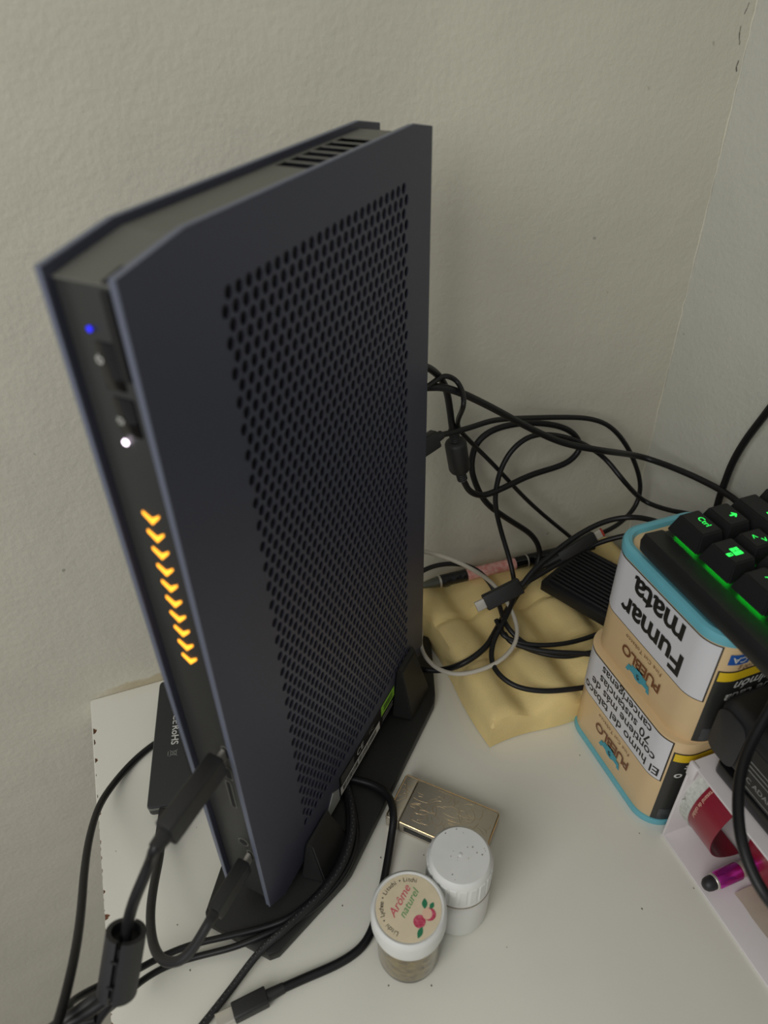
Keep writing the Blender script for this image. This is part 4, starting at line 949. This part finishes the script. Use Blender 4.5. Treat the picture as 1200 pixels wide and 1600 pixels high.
sseg('rear_barrel', [(0.0050, 0.0335), (0.0054, 0.034), (0.0054, 0.098), (0.004, 0.1)], M_magenta)
# small brass tin deeper in the box
gt = thing('brass_tin', 'small round brass coloured tin at the right in the white box', 'tin', (0.398, -0.346, 0.0055))
bm = bmesh.new(); lathe(bm, [(0.016, 0), (0.0165, 0.001), (0.0165, 0.013), (0.0155, 0.0142), (0.0135, 0.0142), (0.0130, 0.0134)], 40); link('can', bm, mat('brass', srgb(200, 170, 90), 0.3, metal=1.0), gt, smooth=True)
bm = bmesh.new(); lathe(bm, [(0.0129, 0.0134), (0.0129, 0.0137)], 40); link('lid_label', bm, mat('dark_red_lid', srgb(90, 36, 30), 0.4), gt)

# ---- power adapter on the box
adp = thing('power_adapter', 'black rounded power adapter with white print on top of the white box', 'adapter', (0.3552, -0.2488, 0.0840))
bm = bmesh.new(); B(bm, 0.0, 0.075, -0.105, 0.0, 0.014, 0.056, 0.008, 4); link('upper_shell', bm, M_plug, adp, smooth=True)
bm = bmesh.new(); B(bm, 0.0015, 0.0745, -0.105, -0.012, 0.0, 0.0135, 0.003, 3); link('lower_shell', bm, M_gloss, adp, smooth=True)
bm = bmesh.new(); prism(bm, rrect(-0.0235, -0.003, 0.0165, 0.052, 0.007, 6), -0.0010, 0.001, bev=0.0004, axis='x'); link('end_cap', bm, M_rubber2, adp, smooth=True)
bm = bmesh.new(); fa_ = lambda u, v: Vector((-0.0003, -0.047 - u, 0.0235 + v))
B(bm, -0.0002, 0.001, -0.098, -0.028, 0.016, 0.046); link('rating_plate', bm, M_gluedot, adp)
bm = bmesh.new(); add_text(bm, 'AC ADAPTER', 0.0050, lambda u, v: fa_(u - 0.003, v), bold=0.00008)
for i, L_ in enumerate((0.030, 0.026, 0.033)): add_poly(bm, [(-0.016, 0.0062 + i * 0.0032), (-0.016 + L_, 0.0062 + i * 0.0032), (-0.016 + L_, 0.0070 + i * 0.0032), (-0.016, 0.0070 + i * 0.0032)], fa_)
add_poly(bm, [(-0.016, -0.0058), (0.020, -0.0058), (0.020, -0.0052), (-0.016, -0.0052)], fa_)
link('plate_print', bm, M_printgrey, adp)

# ================================================================ LIGHTER
la, lb = Vector((0.2062, -0.1567, 0)), Vector((0.2539, -0.2058, 0))
lt = thing('lighter', 'slim rose gold lighter with engraved swirls lying behind the white jar', 'lighter', (la.x, la.y, 0.0003), math.atan2((lb - la).y, (lb - la).x))
# local x along length, local y: +y is away, body lies on -y side
LL, LW_, LH = 0.0685, 0.0345, 0.0118; SP = 0.0095
bm = bmesh.new(); B(bm, SP + 0.0004, LL, -LW_, 0, 0, LH, 0.0012, 3); link('body', bm, M_goldmatt, lt, smooth=True)
bm = bmesh.new(); B(bm, 0, SP, -LW_, 0, 0, LH, 0.0012, 3); link('flip_lid', bm, M_goldmatt, lt, smooth=True)
bm = bmesh.new(); B(bm, SP + 0.004, SP + 0.024, -LW_ - 0.0003, -LW_ + 0.001, 0.0035, 0.0085, 0.0003); link('side_window', bm, M_gloss, lt)
bm = bmesh.new()
tube(bm, [Vector(p) for p in [(SP + .001, -LW_ + .0006, LH - .0004), (LL - .0015, -LW_ + .0006, LH - .0004), (LL - .0006, -LW_ + .002, LH - .0004), (LL - .0006, -.002, LH - .0004), (LL - .002, -.0006, LH - .0004), (.001, -.0006, LH - .0004), (.0006, -.002, LH - .0004), (.0006, -LW_ + .002, LH - .0004), (.002, -LW_ + .0006, LH - .0004)]], 0.0006, 6)
link('polished_edge', bm, M_gold, lt, smooth=True)
bm = bmesh.new(); random.seed(11)
for k in range(80):     # engraved swirling lines
    cx_, cy_ = random.uniform(0.012, 0.062), random.uniform(-0.029, -0.005)
    R0 = random.uniform(0.003, 0.012); a0 = random.uniform(0, 6.28); sw = random.uniform(0.5, 1.6)
    pts = []
    for i in range(12):
        a = a0 + sw * i / 11; r_ = R0 * (1 + 0.25 * i / 11)
        x = cx_ + r_ * math.cos(a); y = cy_ + r_ * 0.7 * math.sin(a)
        if SP + 0.002 < x < LL - 0.002 and -LW_ + 0.002 < y < -0.002: pts.append(Vector((x, y, LH + 0.00002)))
    if len(pts) > 3: tube(bm, pts, 0.00011, 4)
for k in range(9):
    y0 = -0.031 + k * 0.003; pts = [Vector((0.0015 + i * 0.0008, y0 + 0.0022 * math.sin(i * 0.6 + k), LH + 0.00002)) for i in range(9)]
    tube(bm, pts, 0.00014, 4)
o = link('engraving', bm, mat('engraved_gold', srgb(210, 184, 140), 0.45, metal=0.9), lt); o['kind'] = 'stuff'

# ================================================================ JARS
j2 = thing('pill_jar', 'tall white plastic jar with ribbed white screw cap behind the sticker jar', 'jar', (0.2046, -0.2437, 0))
bm = bmesh.new(); lathe(bm, [(0.0170, 0.0), (0.0188, 0.0012), (0.0190, 0.003), (0.0190, 0.026), (0.0178, 0.030), (0.0158, 0.0325), (0.0158, 0.046)], 56); link('jar_body', bm, M_jarw, j2, smooth=True)
bm = bmesh.new()
prof = [(0.0180, 0.0365), (0.0190, 0.0372), (0.0190, 0.0385), (0.0187, 0.039), (0.0187, 0.055), (0.0180, 0.0585), (0.0165, 0.0600), (0.0003, 0.0601)]
lathe(bm, prof, 56, caps=False)
link('screw_cap', bm, M_capw, j2, smooth=True)
for k in range(20):
    a = 2 * math.pi * k / 20
    bm = bmesh.new(); B(bm, -0.0021, 0.0021, -0.0003, 0.0012, 0.0395, 0.0553, 0.00028, 1)
    bmesh.ops.transform(bm, matrix=Matrix.Rotation(a, 4, 'Z') @ Matrix.Translation((0, -0.0187, 0)), verts=bm.verts); link('grip_rib', bm, M_capw, j2)
bm = bmesh.new(); lathe(bm, [(0.0011, 0.0600), (0.0011, 0.0604), (0.0006, 0.0606)], 16); link('moulding_nub', bm, M_capw, j2)
bm = bmesh.new(); lathe(bm, [(0.0188, 0.0358), (0.0193, 0.0362), (0.0193, 0.0366), (0.0188, 0.0370)], 48); link('cap_ring', bm, mat('grimy_ring', srgb(150, 138, 120), 0.6, var=0.3, vscale=300), j2)
bm = bmesh.new(); random.seed(5)
for k in range(16):
    a = random.uniform(0, 6.28); r_ = random.uniform(0.002, 0.016)
    bmesh.ops.create_icosphere(bm, subdivisions=1, radius=random.uniform(0.00015, 0.0004), matrix=Matrix.Translation((r_ * math.cos(a), r_ * math.sin(a), 0.0602)))
o = link('grime_specks', bm, M_speck, j2); o['kind'] = 'stuff'

j1c = Vector((0.1672, -0.2585, 0)); HJ = 0.0570; RJ = 0.0205
j1 = thing('lychee_jar', 'small clear jar of dried filling with white lid and cream lychee sticker', 'jar', j1c)
bm = bmesh.new(); lathe(bm, [(0.0150, 0.0), (0.0172, 0.0010), (0.0179, 0.004), (0.0181, 0.040), (0.0171, 0.040), (0.0170, 0.005), (0.0150, 0.0028), (0.0003, 0.0026)], 56, caps=True); link('jar_wall', bm, M_clear, j1, smooth=True)
bm = bmesh.new(); lathe(bm, [(0.0145, 0.0030), (0.0166, 0.0052), (0.0168, 0.039), (0.0003, 0.0395)], 48); link('dried_filling', bm, M_herb, j1, smooth=True)
bm = bmesh.new(); lathe(bm, [(0.0186, 0.0385), (0.0199, 0.0389), (0.0203, 0.041), (0.0209, 0.044), (0.0209, 0.0535), (0.0205, 0.0558), (0.0192, 0.0570), (0.0185, 0.0569), (0.0181, 0.0563), (0.0003, 0.0563)], 64); link('lid', bm, M_capw, j1, smooth=True)
bm = bmesh.new(); lathe(bm, [(0.0179, 0.0564), (0.0177, 0.05655)], 56); stk = link('sticker', bm, M_sticker, j1)
# text axis: "Arôme" runs as in the photograph, up and to the right
ta, tb_ = at(612, 1428, z=HJ), at(636, 1384, z=HJ); tx = (tb_ - ta); tx.z = 0; tx.normalize(); ty = Vector((-tx.y, tx.x, 0))
o0 = at(638, 1411, z=HJ) - j1c; o0.z = 0; o0 = Vector((0, 0, 0))
def J(u, v, h=0.05670): return Vector((0, 0, h)) + tx * u + ty * v
bm = bmesh.new(); add_text(bm, 'Arôme', 0.0064, lambda u, v: J(u + 0.0004, v + 0.0058), shear=0.35); link('pink_word', bm, M_pink, stk)
bm = bmesh.new(); add_text(bm, 'naturel', 0.0058, lambda u, v: J(u + 0.0018, v + 0.0008), shear=0.3); link('green_word', bm, M_greenink, stk)
bm = bmesh.new()
ring_txt = 'Litchi • Lychee • Litschi • Litchi'
n_ = len(ring_txt)
for k, ch in enumerate(ring_txt):
    if ch == ' ': continue
    a = math.radians(184 - 172 * k / (n_ - 1)); r_ = 0.0148
    c_ = (r_ * math.cos(a), r_ * math.sin(a)); rt = a - math.pi / 2
    add_text(bm, ch, 0.0034, lambda u, v: J(c_[0] + u * math.cos(rt) - v * math.sin(rt), c_[1] + u * math.sin(rt) + v * math.cos(rt)))
link('ring_text', bm, M_inkborder, stk)
def ell(cx_, cy_, a, b, rot_=0, n=24, h=0.05670):
    bm = bmesh.new(); c, s = math.cos(rot_), math.sin(rot_)
    bm.faces.new([bm.verts.new(J(cx_ + a * math.cos(t) * c - b * math.sin(t) * s, cy_ + a * math.cos(t) * s + b * math.sin(t) * c, h)) for t in [2 * math.pi * i / n for i in range(n)]]); return bm
def leafp(p, q, w, h=0.05672):
    bm = bmesh.new(); p = Vector(p); q = Vector(q); d = q - p; s = Vector((-d.y, d.x)).normalized()
    pts = [p + d * t + s * w * math.sin(math.pi * t) for t in [i / 8 for i in range(9)]] + [p + d * t - s * w * math.sin(math.pi * t) for t in [1 - i / 8 for i in range(1, 8)]]
    bm.faces.new([bm.verts.new(J(a.x, a.y, h)) for a in pts]); return bm
link('lychee_fruit', ell(-0.0035, -0.0085, 0.0034, 0.0033), M_lychee, stk)
link('peeled_fruit', ell(0.0024, -0.0115, 0.0034, 0.0034, h=0.05671), M_lychee, stk)
link('fruit_flesh', ell(0.0020, -0.0102, 0.0030, 0.0027, 0.5, h=0.05673), M_flesh, stk)
link('leaf', leafp((0.0035, -0.0080), (0.0085, -0.0052), 0.0015), M_leaf, stk)
link('leaf', leafp((0.0050, -0.0105), (0.0090, -0.0105), 0.0012), M_leaf, stk)
link('leaf', leafp((-0.0050, -0.0110), (-0.0115, -0.0118), 0.0014), M_leaf, stk)
for ob in bpy.data.objects:
    if ob.type == 'MESH' and ob.name.split('.')[0] in ('pink_word',): pass
